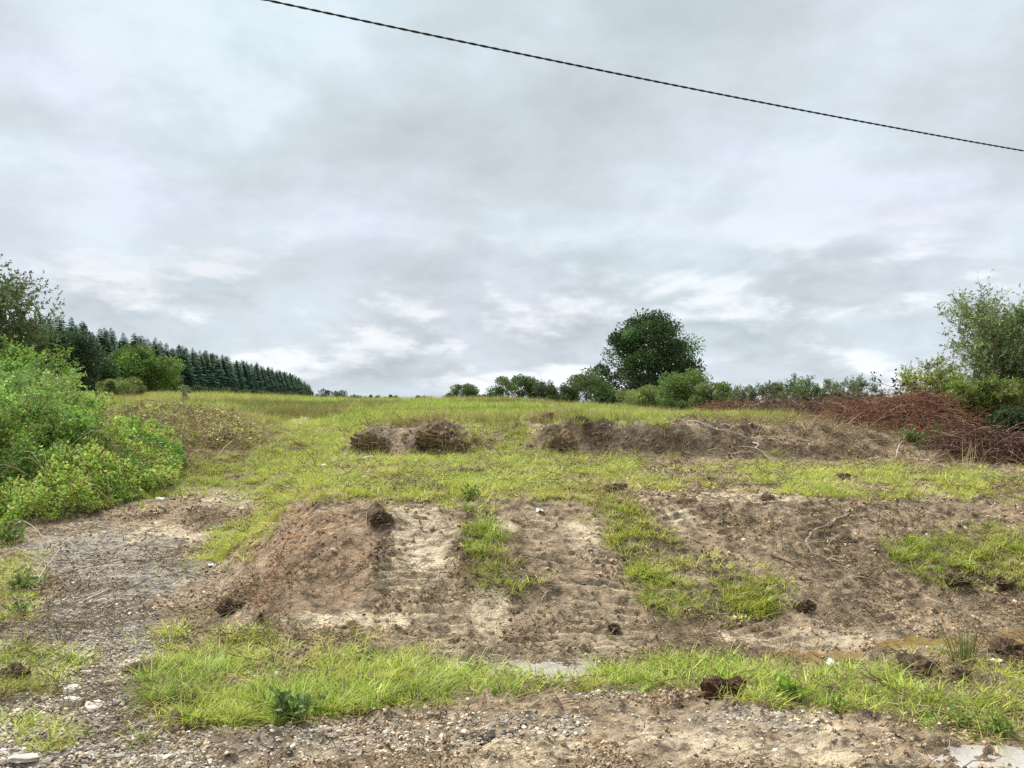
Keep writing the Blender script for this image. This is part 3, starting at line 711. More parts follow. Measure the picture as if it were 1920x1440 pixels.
def clumped(root, H, W, prof, n_clump, n_leaf, leaf, col, trunk_r, seed, inner=.35, cvar=.22, depth=None, z0=.12, crown_name='crown', width=.5, clump_r=.17, irr=.07):
    """dense broadleaf: limbs to leaf clumps that fill a profile; prof(t) gives radius share at height share t"""
    global RNG
    keep = RNG; RNG = np.random.default_rng(seed)
    wood, lf, lm = MB(), MB(), MB(); depth = depth or W
    top = np.array([RNG.normal(0, .03 * W), RNG.normal(0, .03 * W), H * .85])
    T = limb_path((0, 0, -.15), top, 8, .02); wood.tube(T, np.linspace(trunk_r, trunk_r * .15, 8), 7, (.09, .075, .055))
    cs = []
    for i in range(n_clump):
        t = (i + RNG.random()) / n_clump; t = z0 + (1 - z0) * t ** .85 * RNG.uniform(.93, 1.0)
        r = prof(t) * (.45 + .62 * math.sqrt(RNG.random())); a = RNG.uniform(0, 6.283)
        r *= 1 + irr * (math.sin(2 * a + seed) + .7 * math.sin(5 * a + t * 9 + seed))
        c = np.array([math.cos(a) * r * W / 2, math.sin(a) * r * depth / 2, t * H * (1 - .02 * RNG.random())]); cs.append(c)
        s = T[min(7, max(1, int(7 * t * .75)))]
        lm.tube(limb_path(s, c, 5, .06), np.linspace(trunk_r * .28, trunk_r * .05, 5), 4, (.10, .085, .06))
    cs = np.array(cs); ctr = np.array([0, 0, H * .5])
    per = n_leaf // n_clump
    for c in cs:
        R0 = clump_r * min(W, H) * RNG.uniform(.6, 1.4); d = rdir(per); rad = RNG.random(per) ** inner
        P = c + d * (rad * R0)[:, None] * np.array([1.15, 1.15, .8])
        P[:, 2] = np.maximum(P[:, 2], .05)
        A = d * .8 + rdir(per) * .7 + np.array([0, 0, .15])
        cc = vary(vary(col, 1, cvar, .05)[0], per, .2, .08)
        lf.leaves(P, A, leaf * RNG.uniform(.6, 1.3, per), cc, width)
    RNG = keep
    tr = obj('trunk', wood.mesh('trunk'), M_bark, root)
    obj('limb', lm.mesh('limb'), M_bark, tr)
    obj(crown_name, lf.mesh('crown'), M_leaf, root)

def airy(root, H, spread, n_stem, n_br, n_tw, n_leaf, leaf, col, stem_r, seed, lean=0.0, droop=.0, cvar=.18, start=.15, stem_col=(.16, .13, .09), tw_len=.16, width=.32, lean_y=0.0, crown_name='crown'):
    """open many-stemmed shrub or tree with leaves strung along its twigs"""
    global RNG
    keep = RNG; RNG = np.random.default_rng(seed)
    lf = MB()
    for i in range(n_stem):
        a = 6.283 * (i + RNG.random()) / n_stem; tl = spread * math.sqrt(RNG.random()); h = H * RNG.uniform(.70, .95) * (1 - .22 * tl ** 2)
        b = np.array([math.cos(a) * .12 * H * .3, math.sin(a) * .12 * H * .3, -.1])
        e = np.array([math.cos(a) * tl * H * .55 + lean * H, math.sin(a) * tl * H * .55 + lean_y * H, h])
        S = limb_path(b, e, 9, .035); wood, br = MB(), MB(); wood.tube(S, np.linspace(stem_r, stem_r * .12, 9), 5, np.array(stem_col) * RNG.uniform(.8, 1.2))
        sc = vary(col, 1, cvar, .06)[0]
        for j in range(n_br):
            t = start + (1 - start) * (j + RNG.random()) / n_br; k = t * 8; k0 = min(7, int(k)); p = S[k0] + (S[k0 + 1] - S[k0]) * (k - k0)
            ax = S[k0 + 1] - S[k0]; ax /= np.linalg.norm(ax); d = rdir(1)[0]; d -= ax * d.dot(ax) * .6; d /= np.linalg.norm(d)
            L = H * .24 * (1.15 - t * .75) * RNG.uniform(.6, 1.3)
            q = p + (d * .75 + ax * .55 + np.array([0, 0, .25 - droop])) * L
            Bp = limb_path(p, q, 4, .06); br.tube(Bp, np.linspace(stem_r * .3, stem_r * .06, 4), 3, stem_col)
            for m in range(n_tw):
                tt = .25 + .75 * (m + RNG.random()) / n_tw; kk = min(2, int(tt * 3)); pp = Bp[kk] + (Bp[kk + 1] - Bp[kk]) * (tt * 3 - kk)
                dd = rdir(1)[0] * .75 + (q - p) / (np.linalg.norm(q - p) + 1e-6) * .6 + np.array([0, 0, .25 - droop * 1.3]); dd /= np.linalg.norm(dd)
                TL = H * tw_len * RNG.uniform(.5, 1.2); ee = pp + dd * TL
                br.tube([pp, (pp + ee) / 2 + RNG.normal(0, .02 * TL, 3), ee], [stem_r * .07, stem_r * .05, stem_r * .02], 3, stem_col)
                tq = RNG.random(n_leaf)[:, None]; P = pp + (ee - pp) * tq + RNG.normal(0, leaf * .12, (n_leaf, 3))
                A = dd * .55 + rdir(n_leaf) * .8
                lf.leaves(P, A, leaf * RNG.uniform(.55, 1.25, n_leaf), vary(sc, n_leaf, .2, .08), width)
        so = obj('stem', wood.mesh('stem'), M_bark, root); obj('branch', br.mesh('branch'), M_bark, so)
    RNG = keep
    if lf.n: obj(crown_name, lf.mesh('crown'), M_leaf, root)

def on_ground(px, Y):
    X = (px - 960) / F * Y
    return Vector((X, Y, float(gz(X, Y))))
def size_at(px_len, Y): return px_len / F * Y

# the tall dark tree standing alone in the field
Yt = 72.0; b = on_ground(1218, Yt)
t = thing('broadleaf_tree', 'large dark green broadleaf tree standing above the field hedge', 'tree', b)
Ht = at_depth(1215, 592, Yt).z - b.z
clumped(t, Ht, size_at(186, Yt), lambda h: float(np.interp(h, [0, .12, .35, .55, .75, .9, 1], [.72, .95, 1, .86, .62, .4, .12])), 95, 46000, .24, (.050, .096, .027), .3, 108, .5, .42, z0=.05, clump_r=.12, irr=.10)

# hedge bushes along the field's far edge
def bush(px, top, wpx, Y, label, col, seed, n=9000, leaf=.16, nc=26, group=None, name='bush', base=None, cr=.25):
    p = on_ground(px, Y); H = max(.5, at_depth(px, top, Y).z - p.z)
    t = thing(name, label, 'bush', p, 0, group)
    clumped(t, H, size_at(wpx, Y), lambda h: math.sqrt(max(.03, 1 - (max(0, h - .35) / .68) ** 2)), nc, n, leaf, col, .06, seed, .45, .18, z0=.1, clump_r=cr)
bush(866, 724, 56, 70, 'small lone rounded bush on the field skyline, with open sky beside it', (0.128, 0.188, 0.068), 111, 6000)
bush(962, 710, 104, 70, 'wide green bush on the skyline with a gap of sky before the hedge', (0.112, 0.180, 0.053), 112, 12000)
bush(1098, 704, 88, 66, 'tall dense green bush just beside the big dark tree', (0.096, 0.160, 0.048), 113, 13000)
bush(1052, 727, 52, 64, 'low dark olive bush in the hedge between two taller bushes', (0.083, 0.120, 0.033), 114, 7000)
bush(1150, 742, 60, 60, 'dark low bush at the foot of the big dark tree', (0.063, 0.112, 0.035), 115, 7000)
bush(1212, 730, 112, 50, 'yellow-green shrub in front of the big dark tree', (0.240, 0.285, 0.083), 116, 14000, .13)
bush(1288, 704, 92, 46, 'bright green leafy tree-like bush against the big dark tree', (0.150, 0.232, 0.060), 117, 15000, .13)
bush(1335, 722, 80, 44, 'light green bush at the end of the clump below the big tree', (0.195, 0.255, 0.090), 118, 10000, .13)
bush(1262, 756, 60, 38, 'dark green low shrub at the edge of the grass below the clump', (0.090, 0.150, 0.045), 119, 6000, .12)
def wisp(px, top, Y, label, col, seed, spread=.8, leaf=.11, ns=14, nb=8, nt=5, nl=12, name='willow_bush', group=None, r=.03, **kw):
    p = on_ground(px, Y); H = at_depth(px, top, Y).z - p.z
    t = thing(name, label, 'bush', p, 0, group)
    airy(t, H, spread, ns, nb, nt, nl, leaf, col, r, seed, **kw)
wisp(1022, 716, 68, 'wispy pale grey-green willow between hedge bushes on the skyline', (0.135, 0.182, 0.094), 121, .9, .16, group=None)
wisp(1402, 722, 38, 'pale wispy willow shrub beside the clump of green bushes', (0.162, 0.208, 0.106), 122, 1.1)
wisp(1455, 712, 36, 'thin grey-green willow shrub behind the low brown brushwood', (0.149, 0.195, 0.088), 123, 1.1, ns=12)
wisp(1510, 700, 34, 'tallest feathery willow behind the heaps of brown brushwood', (0.121, 0.182, 0.062), 124, 1.2, ns=15, nb=8)
wisp(1560, 728, 33, 'low bushy willow filling the gap behind the brushwood', (0.149, 0.208, 0.075), 125, 1.3, ns=12)
wisp(1604, 704, 32, 'slender pale willow behind the arching brown brushwood', (0.149, 0.195, 0.100), 126, 1.1, ns=11)

# far scrub
for px, top, w, Y, s in ((596, 733, 60, 300, 1), (640, 738, 56, 280, 2), (668, 744, 30, 260, 3)):
    bush(px, top, w, Y, 'low dark scrub on the skyline beyond the end of the spruces', (.045, .075, .03), 130 + s, 3500, .5, 14, 'scrub beyond the spruces')
for px, top, w, Y, s in ((700, 749, 36, 72, 1), (735, 747, 30, 72, 2), (790, 750, 26, 71, 3), (905, 745, 30, 68, 4)):
    bush(px, top, w, Y, 'tiny green bush just showing over the field crest', (.07, .11, .035), 140 + s, 2000, .14, 8, 'tiny bushes on the field crest')

# spruce plantation
def spruce_meshes(seed):
    rr = np.random.default_rng(seed); wood, nd = MB(), MB(); H = 12.0
    wood.tube([(0, 0, -.4), (0, 0, 6), (0, 0, H)], [.16, .1, .015], 6, (.09, .07, .05))
    z = .6
    while z < H - .15:
        t = z / H; L = (3.3 * (1 - t) ** .8 + .06) * rr.uniform(.8, 1.15); nb = int(7 + 4 * (1 - t)); a0 = rr.uniform(0, 6.28)
        for i in range(nb):
            a = a0 + 6.283 * i / nb + rr.normal(0, .15); l = L * rr.uniform(.7, 1.15); up = .30 * t - .12 + rr.normal(0, .07)
            d = np.array([math.cos(a), math.sin(a), 0]); s = np.array([-d[1], d[0], 0]); k = 5
            c = np.array([.060, .122, .066]) * math.exp(rr.normal(0, .3)) * (1 + .25 * t)
            for q in range(k):
                f = (q + .6) / k; p = d * l * f + np.array([0, 0, z + up * l * f - .10 * l * f * f]); wd = .42 * (1.1 - f) * l * .6 + .08
                tip = p + d * l * .3 + np.array([0, 0, .05])
                V = [p - d * l * .1, p + s * wd + d * .1 * l - np.array([0, 0, .16 * wd + .05]), tip, p - s * wd + d * .1 * l - np.array([0, 0, .16 * wd + .05])]
                nd.add(V, [(0, 1, 2), (0, 2, 3)], None, c * rr.uniform(.8, 1.25))
        z += .36 * (1 - .35 * t) * rr.uniform(.85, 1.15)
    return wood.mesh('spruce_trunk'), nd.mesh('spruce_crown')
def build_spruces():
    kinds = [spruce_meshes(200 + i) for i in range(5)]
    for a, c in kinds: a.materials.append(M_bark); c.materials.append(M_needle)
    E = np.array([(-73, 112), (-83, 180), (-90, 228), (-100, 310), (-113, 425)], float)
    seg = np.linalg.norm(np.diff(E, axis=0), axis=1); cum = np.concatenate([[0], np.cumsum(seg)])
    rr = random.Random(5)
    rows = [(0, 1.8, 'dark spruce in the front rank of the plantation beyond the field', 'spruces along the plantation edge'),
            (2.6, 2.7, 'dark spruce whose top shows over the front rank of the plantation', 'spruces behind the plantation edge')]
    for off, sp, lab, grp in rows:
        s = 0
        while s < cum[-1]:
            x = np.interp(s, cum, E[:, 0]) - off - abs(rr.gauss(0, .5)) * (1 if off else .6); y = np.interp(s, cum, E[:, 1]) + rr.gauss(0, .4)
            wm, cm = kinds[rr.randrange(5)]; sc = rr.uniform(.92, 1.16) * (1 + (.06 if off else 0)) * (1 - .25 * max(0, (s - 250) / 70))
            t = thing('spruce_tree', lab, 'tree', (x, y, float(gz(x, y))), rr.uniform(0, 6.28), grp, sc)
            for nm, me in (('trunk', wm), ('crown', cm)):
                o = bpy.data.objects.new(nm, me); COL.objects.link(o); o.parent = t
            s += sp * rr.uniform(.8, 1.2)
build_spruces()
for i, (px, top, w, Y) in enumerate(((330, 722, 34, 165), (372, 727, 30, 185), (415, 728, 34, 205), (455, 732, 26, 230), (492, 734, 26, 260), (545, 737, 24, 320))):
    bush(px, top, w, Y, 'mid green scrub bush at the foot of the dark spruces', (.10, .16, .05), 260 + i, 2500, .4, 12, 'scrub at the foot of the spruces')

# broadleaf trees in front of the spruces
def round_tree(px, top, wpx, Y, label, col, seed, n, leaf, nc=70, name='round_tree', cr=.16):
    p = on_ground(px, Y); H = at_depth(px, top, Y).z - p.z
    t = thing(name, label, 'tree', p)
    clumped(t, H, size_at(wpx, Y), lambda h: math.sqrt(max(.05, 1 - (abs(h - .42) / .6) ** 2)), nc, n, leaf, col, .2, seed, .4, .2, z0=.06, clump_r=cr)
round_tree(262, 658, 116, 95, 'rounded bright green broadleaf tree before the dark spruces', (0.149, 0.236, 0.047), 151, 26000, .3)
round_tree(172, 672, 80, 88, 'dark green broadleaf tree between the spruces and the rounded green tree', (0.070, 0.133, 0.039), 152, 12000, .3)
round_tree(112, 628, 120, 80, 'tall dark green tree where the plantation meets the hedge', (0.046, 0.091, 0.036), 153, 20000, .3)
bush(226, 713, 86, 55, 'low dome-shaped olive bush at the foot of the rounded green tree', (0.210, 0.252, 0.077), 154, 11000, .12)
wisp(345, 720, 42, 'slender pale sapling rising from the tall field grass', (.24, .28, .12), 155, .5, .12, 3, 6, 3, 8, name='sapling', r=.015)

# left hedge: willow shrubs over a bramble bank
def left_shrub(px, top, Y, label, col, seed, cat='bush', name='willow_shrub', **kw):
    p = on_ground(px, Y); H = at_depth(px, top, Y).z - p.z
    t = thing(name, label, cat, p); airy(t, H, kw.pop('spread', .9), kw.pop('ns', 16), kw.pop('nb', 10), kw.pop('nt', 6), kw.pop('nl', 12), kw.pop('leaf', .075), col, kw.pop('r', .02), seed, width=.42, **kw)
left_shrub(-55, 498, 17.5, 'tall thin-leaved young tree rising above the hedge shrubs', (0.143, 0.195, 0.078), 161, 'tree', 'hedge_tree', spread=.6, ns=10, nb=12, nt=9, nl=20, leaf=.10, r=.03, start=.2)
left_shrub(30, 640, 16.5, 'broad mid green shrub at the foot of the tall hedge tree', (0.227, 0.365, 0.065), 162, ns=20)
left_shrub(100, 688, 15.5, 'pale yellow-green willow shrub with light shoots above the brambles', (0.343, 0.456, 0.125), 163, ns=14, nb=8)
left_shrub(15, 690, 13.6, 'silvery green willow shrub leaning over the bramble bank', (0.304, 0.450, 0.120), 164, ns=20, leaf=.07)
left_shrub(-110, 640, 14.0, 'dense green hedge shrub at the end of the bramble bank', (0.240, 0.390, 0.083), 165, ns=20)
left_shrub(150, 728, 14.6, 'light green leafy shoots on the crest of the bramble bank', (0.363, 0.480, 0.106), 166, ns=12, nb=7, spread=1.2)

def bramble(label, outline, seed, n, hfun, col, leafs=.06, canes=80, depth=.9):
    """a bank of bramble: leaves in layers over the slope with arching canes"""
    global RNG
    keep = RNG; RNG = np.random.default_rng(seed)
    base = Vector((np.mean([o[0] for o in outline]), np.mean([o[1] for o in outline]), 0)); base.z = float(gz(base.x, base.y))
    t = thing('bramble_thicket', label, 'bush', base)
    xs = [o[0] for o in outline]; ys = [o[1] for o in outline]; P = np.zeros((0, 3)); lf, wood = MB(), MB()
    def inside(x, y):
        ins = np.zeros(x.shape, bool)
        for i in range(len(outline)):
            (x1, y1), (x2, y2) = outline[i], outline[(i + 1) % len(outline)]
            ins ^= ((y1 > y) != (y2 > y)) & (x < (x2 - x1) * (y - y1) / (y2 - y1 + 1e-9) + x1)
        return ins
    x = RNG.uniform(min(xs), max(xs), n * 3); y = RNG.uniform(min(ys), max(ys), n * 3); k = inside(x, y); x, y = x[k][:n], y[k][:n]; n = len(x)
    h = hfun(x, y) * (.30 + .75 * fbm(x, y, .9, 4, seed) + .55 * fbm(x, y, 3.6, 2, seed + 7)); lay = RNG.random(n) ** .45
    hole = sstep(fbm(x, y, 2.4, 3, seed + 1), .36, .50)
    z = gz(x, y) + h * lay * (.2 + .8 * hole)
    pn = fbm(x, y, 1.4, 3, seed + 2)
    ci = np.clip(col(pn)[0] * (1 - 0) , 0, 1); cc = col(pn) * np.exp(RNG.normal(0, .38, (n, 1))) * np.exp(RNG.normal(0, .1, (n, 3)))
    brown = RNG.random(n) < .10; cc[brown] = np.array((.22, .13, .06)) * np.exp(RNG.normal(0, .3, (int(brown.sum()), 1)))
    A = rdir(n) * .8 + np.array([0, -.25, .35])
    lf.leaves(np.stack([x, y, z], -1) - np.array(base), A, leafs * RNG.uniform(.55, 1.35, n), np.clip(cc, .01, .8), .7)
    for _ in range(canes):
        i = RNG.integers(0, n); a = RNG.uniform(0, 6.283); L = RNG.uniform(.4, 1.1); Q = []
        for q in range(7):
            f = q / 6; xx = x[i] + math.cos(a) * L * f; yy = y[i] + math.sin(a) * L * f
            Q.append((xx - base.x, yy - base.y, float(gz(xx, yy)) + h[i] * (.8 + .5 * math.sin(f * 3.14)) - base.z - h[i] * .5 * f))
        wood.tube(Q, np.linspace(.006, .0025, 7), 3, random.choice([(.30, .22, .13), (.22, .12, .08), (.20, .24, .09), (.45, .38, .26)]))
    RNG = keep
    obj('foliage', lf.mesh('foliage'), M_leaf, t); obj('cane', wood.mesh('cane'), M_deadwood, t)
def mixc(a, b):
    a, b = np.array(a), np.array(b)
    return lambda p: a + (b - a) * sstep(p, .35, .65)[:, None]
def gp(px, Y): return ((px - 960) / F * Y, Y)
bramble('bramble bank of dark and light green leaves beside the gravel track', [gp(-260, 10.8), gp(40, 11.1), gp(170, 12.0), gp(260, 13.2), gp(335, 14.6), gp(350, 16), gp(330, 17.5), gp(250, 18.2), gp(120, 17.5), gp(-260, 16)], 171, 125000,
        lambda x, y: .22 + 1.45 * sstep(-x / y, .42, .70) * sstep(y + x * .15, 9.6, 12.4), mixc((.17, .31, .055), (.44, .58, .12)), .056, 320)
bramble('low tangle of yellow-green leaves over the earth mound', [gp(215, 17.5), gp(330, 16.8), gp(430, 17.2), gp(490, 18.2), gp(500, 19.5), gp(440, 21), gp(300, 21.5), gp(215, 20)], 172, 6000,
        lambda x, y: .12 + .22 * fbm(x, y, 1.2, 2, 3), mixc((.30, .30, .10), (.46, .46, .17)), .07, 90)

# right-hand willow and its neighbours
def right_tree(px, top, Y, label, col, seed, cat='tree', name='willow_tree', **kw):
    p = on_ground(px, Y); H = at_depth(px, top, Y).z - p.z
    t = thing(name, label, cat, p); airy(t, H, kw.pop('spread', .8), kw.pop('ns', 9), kw.pop('nb', 12), kw.pop('nt', 7), kw.pop('nl', 10), kw.pop('leaf', .09), col, kw.pop('r', .04), seed, **kw)
right_tree(1905, 532, 18.5, 'tall open willow tree at the end of the cut bank', (.19, .26, .10), 181, spread=.8, ns=15, nb=15, nt=10, nl=11, leaf=.10, r=.035, start=.12)
right_tree(1995, 560, 19.5, 'bushy willow tree beside the tall open willow', (0.154, 0.217, 0.077), 182, spread=.8, ns=10, nl=14)
right_tree(1752, 672, 24, 'yellow-green young bush behind the red-brown brushwood', (0.311, 0.351, 0.081), 183, 'bush', 'young_bush', spread=1.0, ns=14, nb=9, nt=6, nl=12, leaf=.10, r=.025)
right_tree(1850, 700, 17.8, 'olive green bush under the tall open willow', (0.216, 0.270, 0.068), 184, 'bush', 'understorey_bush', spread=1.1, ns=20, nb=10, nt=7, nl=14, leaf=.085, r=.02)
right_tree(1900, 765, 16.2, 'dark green shrub in the shade below the tall open willow', (.05, .095, .03), 185, 'bush', 'shade_shrub', spread=1.2, ns=24, nb=9, nt=7, nl=14, leaf=.085, r=.015)  # shrub coloured darker to carry the deep shade under the willow
right_tree(1668, 692, 22.5, 'bare thin sapling with dark purple withered leaves', (.05, .018, .02), 186, 'tree', 'withered_sapling', spread=.8, ns=5, nb=5, nt=3, nl=4, leaf=.10, r=.012, stem_col=(.2, .16, .12), width=.5)

# heaps of cut, dead brushwood
def brush_heap(label, px0, px1, py_base, top, Y, seed, n, col, red=True, thick=1.4):
    global RNG
    keep = RNG; RNG = np.random.default_rng(seed)
    pa, pb = on_ground(px0, Y), on_ground(px1, Y); c = (pa + pb) / 2; W = (pb - pa).length; H = 1.15 * max(.3, at_depth((px0 + px1) / 2, top, Y).z - c.z)
    c.z = float(gz(c.x, c.y)); t = thing('brushwood_heap', label, 'brushwood', c)
    tw, lf = MB(), MB(); lp = []
    for i in range(n):
        u = RNG.uniform(-.5, .5); v = RNG.uniform(-.5, .5); env = max(0, 1 - (2 * u) ** 2 * .8) * max(0, 1 - (2 * v) ** 2)
        x, y = u * W, v * thick; z = float(gz(c.x + x, c.y + y)) - c.z + H * env * RNG.random() ** .5
        a = RNG.normal(0, .7) + (0 if RNG.random() < .5 else 3.14); L = RNG.uniform(.3, .95); el = RNG.normal(.15, .35); P = []
        for q in range(5):
            P.append((x, y, max(z, float(gz(c.x + x, c.y + y)) - c.z + .01))); x += math.cos(a) * math.cos(el) * L / 4; y += math.sin(a) * math.cos(el) * L / 4 * .8; z += math.sin(el) * L / 4; el -= .22; a += RNG.normal(0, .12)
        r = RNG.uniform(.003, .008) * (2.2 if RNG.random() < .05 else 1); cc = vary(col, 1, .5, .12)[0] if RNG.random() > .22 else vary((.34, .27, .18), 1, .25, .05)[0]
        tw.tube(P, np.linspace(r, r * .3, 5), 3, cc); lp += [(P[k], P[k + 1]) for k in (1, 2, 3)] * 2
    lp = np.array(lp); m = len(lp); f = RNG.random((m, 1)); Q = lp[:, 0] * (1 - f) + lp[:, 1] * f
    lf.leaves(Q, (lp[:, 1] - lp[:, 0]) + rdir(m) * .12, RNG.uniform(.03, .09, m), vary(np.array(col) * 1.15, m, .5, .14), .3)
    RNG = keep
    obj('twig', tw.mesh('twig'), M_deadwood, t); obj('dead_foliage', lf.mesh('dead_foliage'), M_leaf, t)
RB = (.15, .062, .035); DB = (.13, .085, .055); PB = (.10, .05, .035)
brush_heap('big heap of red-brown dead conifer brush beside the willow', 1610, 1850, 830, 748, 18.6, 191, 6000, RB, thick=4.2)
brush_heap('low red-brown brush in front of the big heap, spilling down the bank', 1570, 1700, 822, 768, 18.4, 192, 1800, RB, thick=2.0)
brush_heap('arching heap of grey-brown cut branches behind the bare bank', 1540, 1640, 790, 748, 23, 193, 1530, DB)
brush_heap('small rounded heap of dark brown brush between two larger ones', 1480, 1550, 785, 762, 22, 194, 1190, PB)
brush_heap('grey-brown brush with pale sticks beside the grassy edge', 1410, 1495, 780, 750, 24, 195, 1360, DB)
brush_heap('low line of reddish brown brush below the green bushes', 1335, 1425, 778, 757, 26, 196, 1190, RB)
brush_heap('dark purplish brush heap at the edge of the grass below the willow', 1775, 1935, 885, 856, 15.2, 197, 2000, PB, thick=1.2)

# ------------------------------------------------------------------ clods, stones, sticks and litter one can pick out
def clod(px, py, w, h, label, col, seed, name='earth_clod', rooty=True, cat='clod'):
    """torn lump of soil with roots, standing on the ground"""
    import bmesh
    p = at(px, py + h * .35); W = size_at(w, p.y); H = size_at(h, p.y) * 1.2
    t = thing(name, label, cat, p, random.uniform(0, .5))
    bm = bmesh.new(); bmesh.ops.create_icosphere(bm, subdivisions=4, radius=1.0)
    V = np.array([v.co[:] for v in bm.verts]); n = len(V)
    n3 = lambda f, o, sd: (fbm(V[:, 0] + seed, V[:, 1], f, o, sd) + fbm(V[:, 1], V[:, 2] + seed, f, o, sd + 1) + fbm(V[:, 2], V[:, 0] - seed, f, o, sd + 2)) / 3 - .5
    k = 1 + n3(1.3, 3, seed) * 1.6 + n3(4.5, 3, seed + 5) * 1.0 + RNG.normal(0, .07, n)
    V = V * np.array([W / 2, W / 2 * .7, H * .55]) * .92 + V * ((k - 1) * min(W * .5, H) * .9)[:, None]; V[:, 2] += H * .12
    for v, q in zip(bm.verts, V): v.co = q
    me = bpy.data.meshes.new('soil'); bm.to_mesh(me); bm.free()
    a = me.color_attributes.new('Col', 'FLOAT_COLOR', 'POINT')
    cc = np.ones((n, 4), np.float32); cc[:, :3] = vary(col, n, .18, .05); a.data.foreach_set('color', cc.ravel())
    obj('soil', me, M_clod, t)
    if rooty:
        b = MB()
        for _ in range(int(50 + W * 130) * 1):
            i = random.randrange(n); q = V[i]
            if q[2] < 0: continue
            d = q / (np.linalg.norm(q) + 1e-6); L = random.uniform(.1, .35) * max(W, .18) * .8; P = []
            a = d * .6 + rdir(1)[0] * .9
            for s in range(4): P.append(q + a * L * s / 3 + np.array([0, 0, -.35 * L * (s / 3) ** 2]))
            b.tube(P, np.linspace(.003, .001, 4) * (.6 + p.y * .06), 3, vary(random.choice([col, (.3, .23, .14), np.array(col) * .7] + ([(.36, .28, .16), (.26, .24, .09), (.42, .36, .2)] if name == 'sod_heap' else [])), 1, .2, .05)[0])
        obj('root', b.mesh('root'), M_deadwood, t)
DK, MD, RD = (.095, .064, .04), (.17, .12, .076), (.085, .043, .028)
for a in [
    (1355, 1290, 92, 46, 'dark red-brown fibrous peat clod at the edge of the roadside grass', RD, 1),
    (1722, 1254, 88, 34, 'long black-brown clod beside the rush clump', DK, 2),
    (1888, 1224, 84, 44, 'big dark clod heaped behind the rush clump', DK, 3),
    (1590, 1247, 24, 22, 'small upright dark clod standing in the brown puddle edge', DK, 4),
    (1482, 1248, 62, 16, 'flat dark clod between the grass and the brown puddle', DK, 5),
    (432, 1136, 44, 20, 'dark rooty clod at the foot of the red soil mound', DK, 6),
    (488, 1160, 14, 22, 'small upright clod beside the pale clay strip', DK, 7),
    (262, 1252, 64, 18, 'brown clod where the gravel meets the lush grass', MD, 8),
    (28, 1266, 56, 26, 'mossy brown clod in the weeds on the gravel', MD, 9),
    (712, 970, 44, 18, 'dark tousled clod on the shoulder of the red soil mound', DK, 10),
    (1155, 914, 46, 14, 'brown clod lying in the turf above the grassy slope', MD, 11),
    (1440, 933, 28, 10, 'small clod on the pale clay edge of the bank', MD, 12),
    (885, 883, 52, 10, 'flat clod across the turf below the grassy ramp', MD, 13),
    (1026, 784, 30, 22, 'tousled root clod at the lip of the upper cut', MD, 14),
    (1580, 893, 30, 10, 'brown clod on the turf shelf below the upper cut', MD, 15),
    (1332, 900, 30, 8, 'small dark clod on the turf shelf beside muddy ruts', DK, 16),
    (1150, 1176, 26, 10, 'dark clod in the churned mud between the track marks', DK, 17),
    (1880, 1090, 70, 18, 'dark sod drawn for the shade band under the grass on the bank', DK, 18),  # dark colour of this sod and the next paints the shade bands
    (1790, 1086, 60, 16, 'ragged dark sod drawn for the shade band below the grassy patch of the bank', DK, 19),
    (1510, 1135, 44, 20, 'dark sod at the end of the grassy streak on the bank', DK, 20),
    (348, 1178, 20, 12, 'little brown clod in the yellow grass beside the gravel', MD, 21),
    (780, 1312, 20, 16, 'rounded brown clod at the front edge of the lush grass', MD, 22),
    (1800, 1262, 40, 14, 'flat brown clod below the rush clump', MD, 23),
    (1770, 1345, 40, 20, 'brown clod among weeds above the wet roadside', MD, 24),
]: clod(*a)
def sod(px, py, w, h, label, seed):
    clod(px, py, w, h, label, (.21, .148, .09), seed, 'sod_heap', True, 'earth heap')
sod(694, 826, 64, 26, 'rounded heap of torn turf with dark hanging roots', 31)
sod(812, 818, 66, 26, 'heap of torn turf beside the bare cut, roots trailing', 32)
sod(862, 832, 46, 18, 'lower spoil heap next to the grassy ramp', 33)
sod(1052, 828, 56, 26, 'overhanging sod with straw-coloured grass at the start of the upper cut', 34)
sod(415, 820, 60, 18, 'dark root plate in the side of the overgrown mound', 35)
sod(302, 808, 36, 12, 'small dark burrow-like clod on the overgrown mound', 36)

def stone(px, py, w, h, label, col, seed, jag=.2, block=False, name='stone'):
    import bmesh
    p = at(px, py + h * .4); W = size_at(w, p.y); H = size_at(h, p.y)
    bm = bmesh.new(); rr = random.Random(seed)
    if block:
        bmesh.ops.create_cube(bm, size=1.0); bmesh.ops.bevel(bm, geom=bm.edges[:], offset=.1, segments=2, affect='EDGES')
        for v in bm.verts: v.co = Vector((v.co.x * W * (1 + rr.gauss(0, .03)), v.co.y * W * .8, v.co.z * H * .7)) + Vector((0, 0, H * .2))
    else:
        bmesh.ops.create_icosphere(bm, subdivisions=2, radius=.5)
        sh = rr.uniform(-.25, .25)
        for v in bm.verts:
            k = 1 + rr.uniform(-jag, jag); v.co = Vector((v.co.x * W + v.co.z * sh * W, v.co.y * W * .8, v.co.z * H)) * k + Vector((0, 0, H * .15))
    me = bpy.data.meshes.new(name); bm.to_mesh(me); bm.free()
    a = me.color_attributes.new('Col', 'FLOAT_COLOR', 'POINT')
    for d in a.data: d.color = (*(np.array(col) * rr.uniform(.9, 1.1)), 1)
    o = obj(name, me, M_stone, None, p); o.rotation_euler = (rr.gauss(0, .12), rr.gauss(0, .12), rr.uniform(-.5, .5))
    tag(o, label, 'stone')
WH = (.60, .55, .46); BU = (.45, .35, .22)
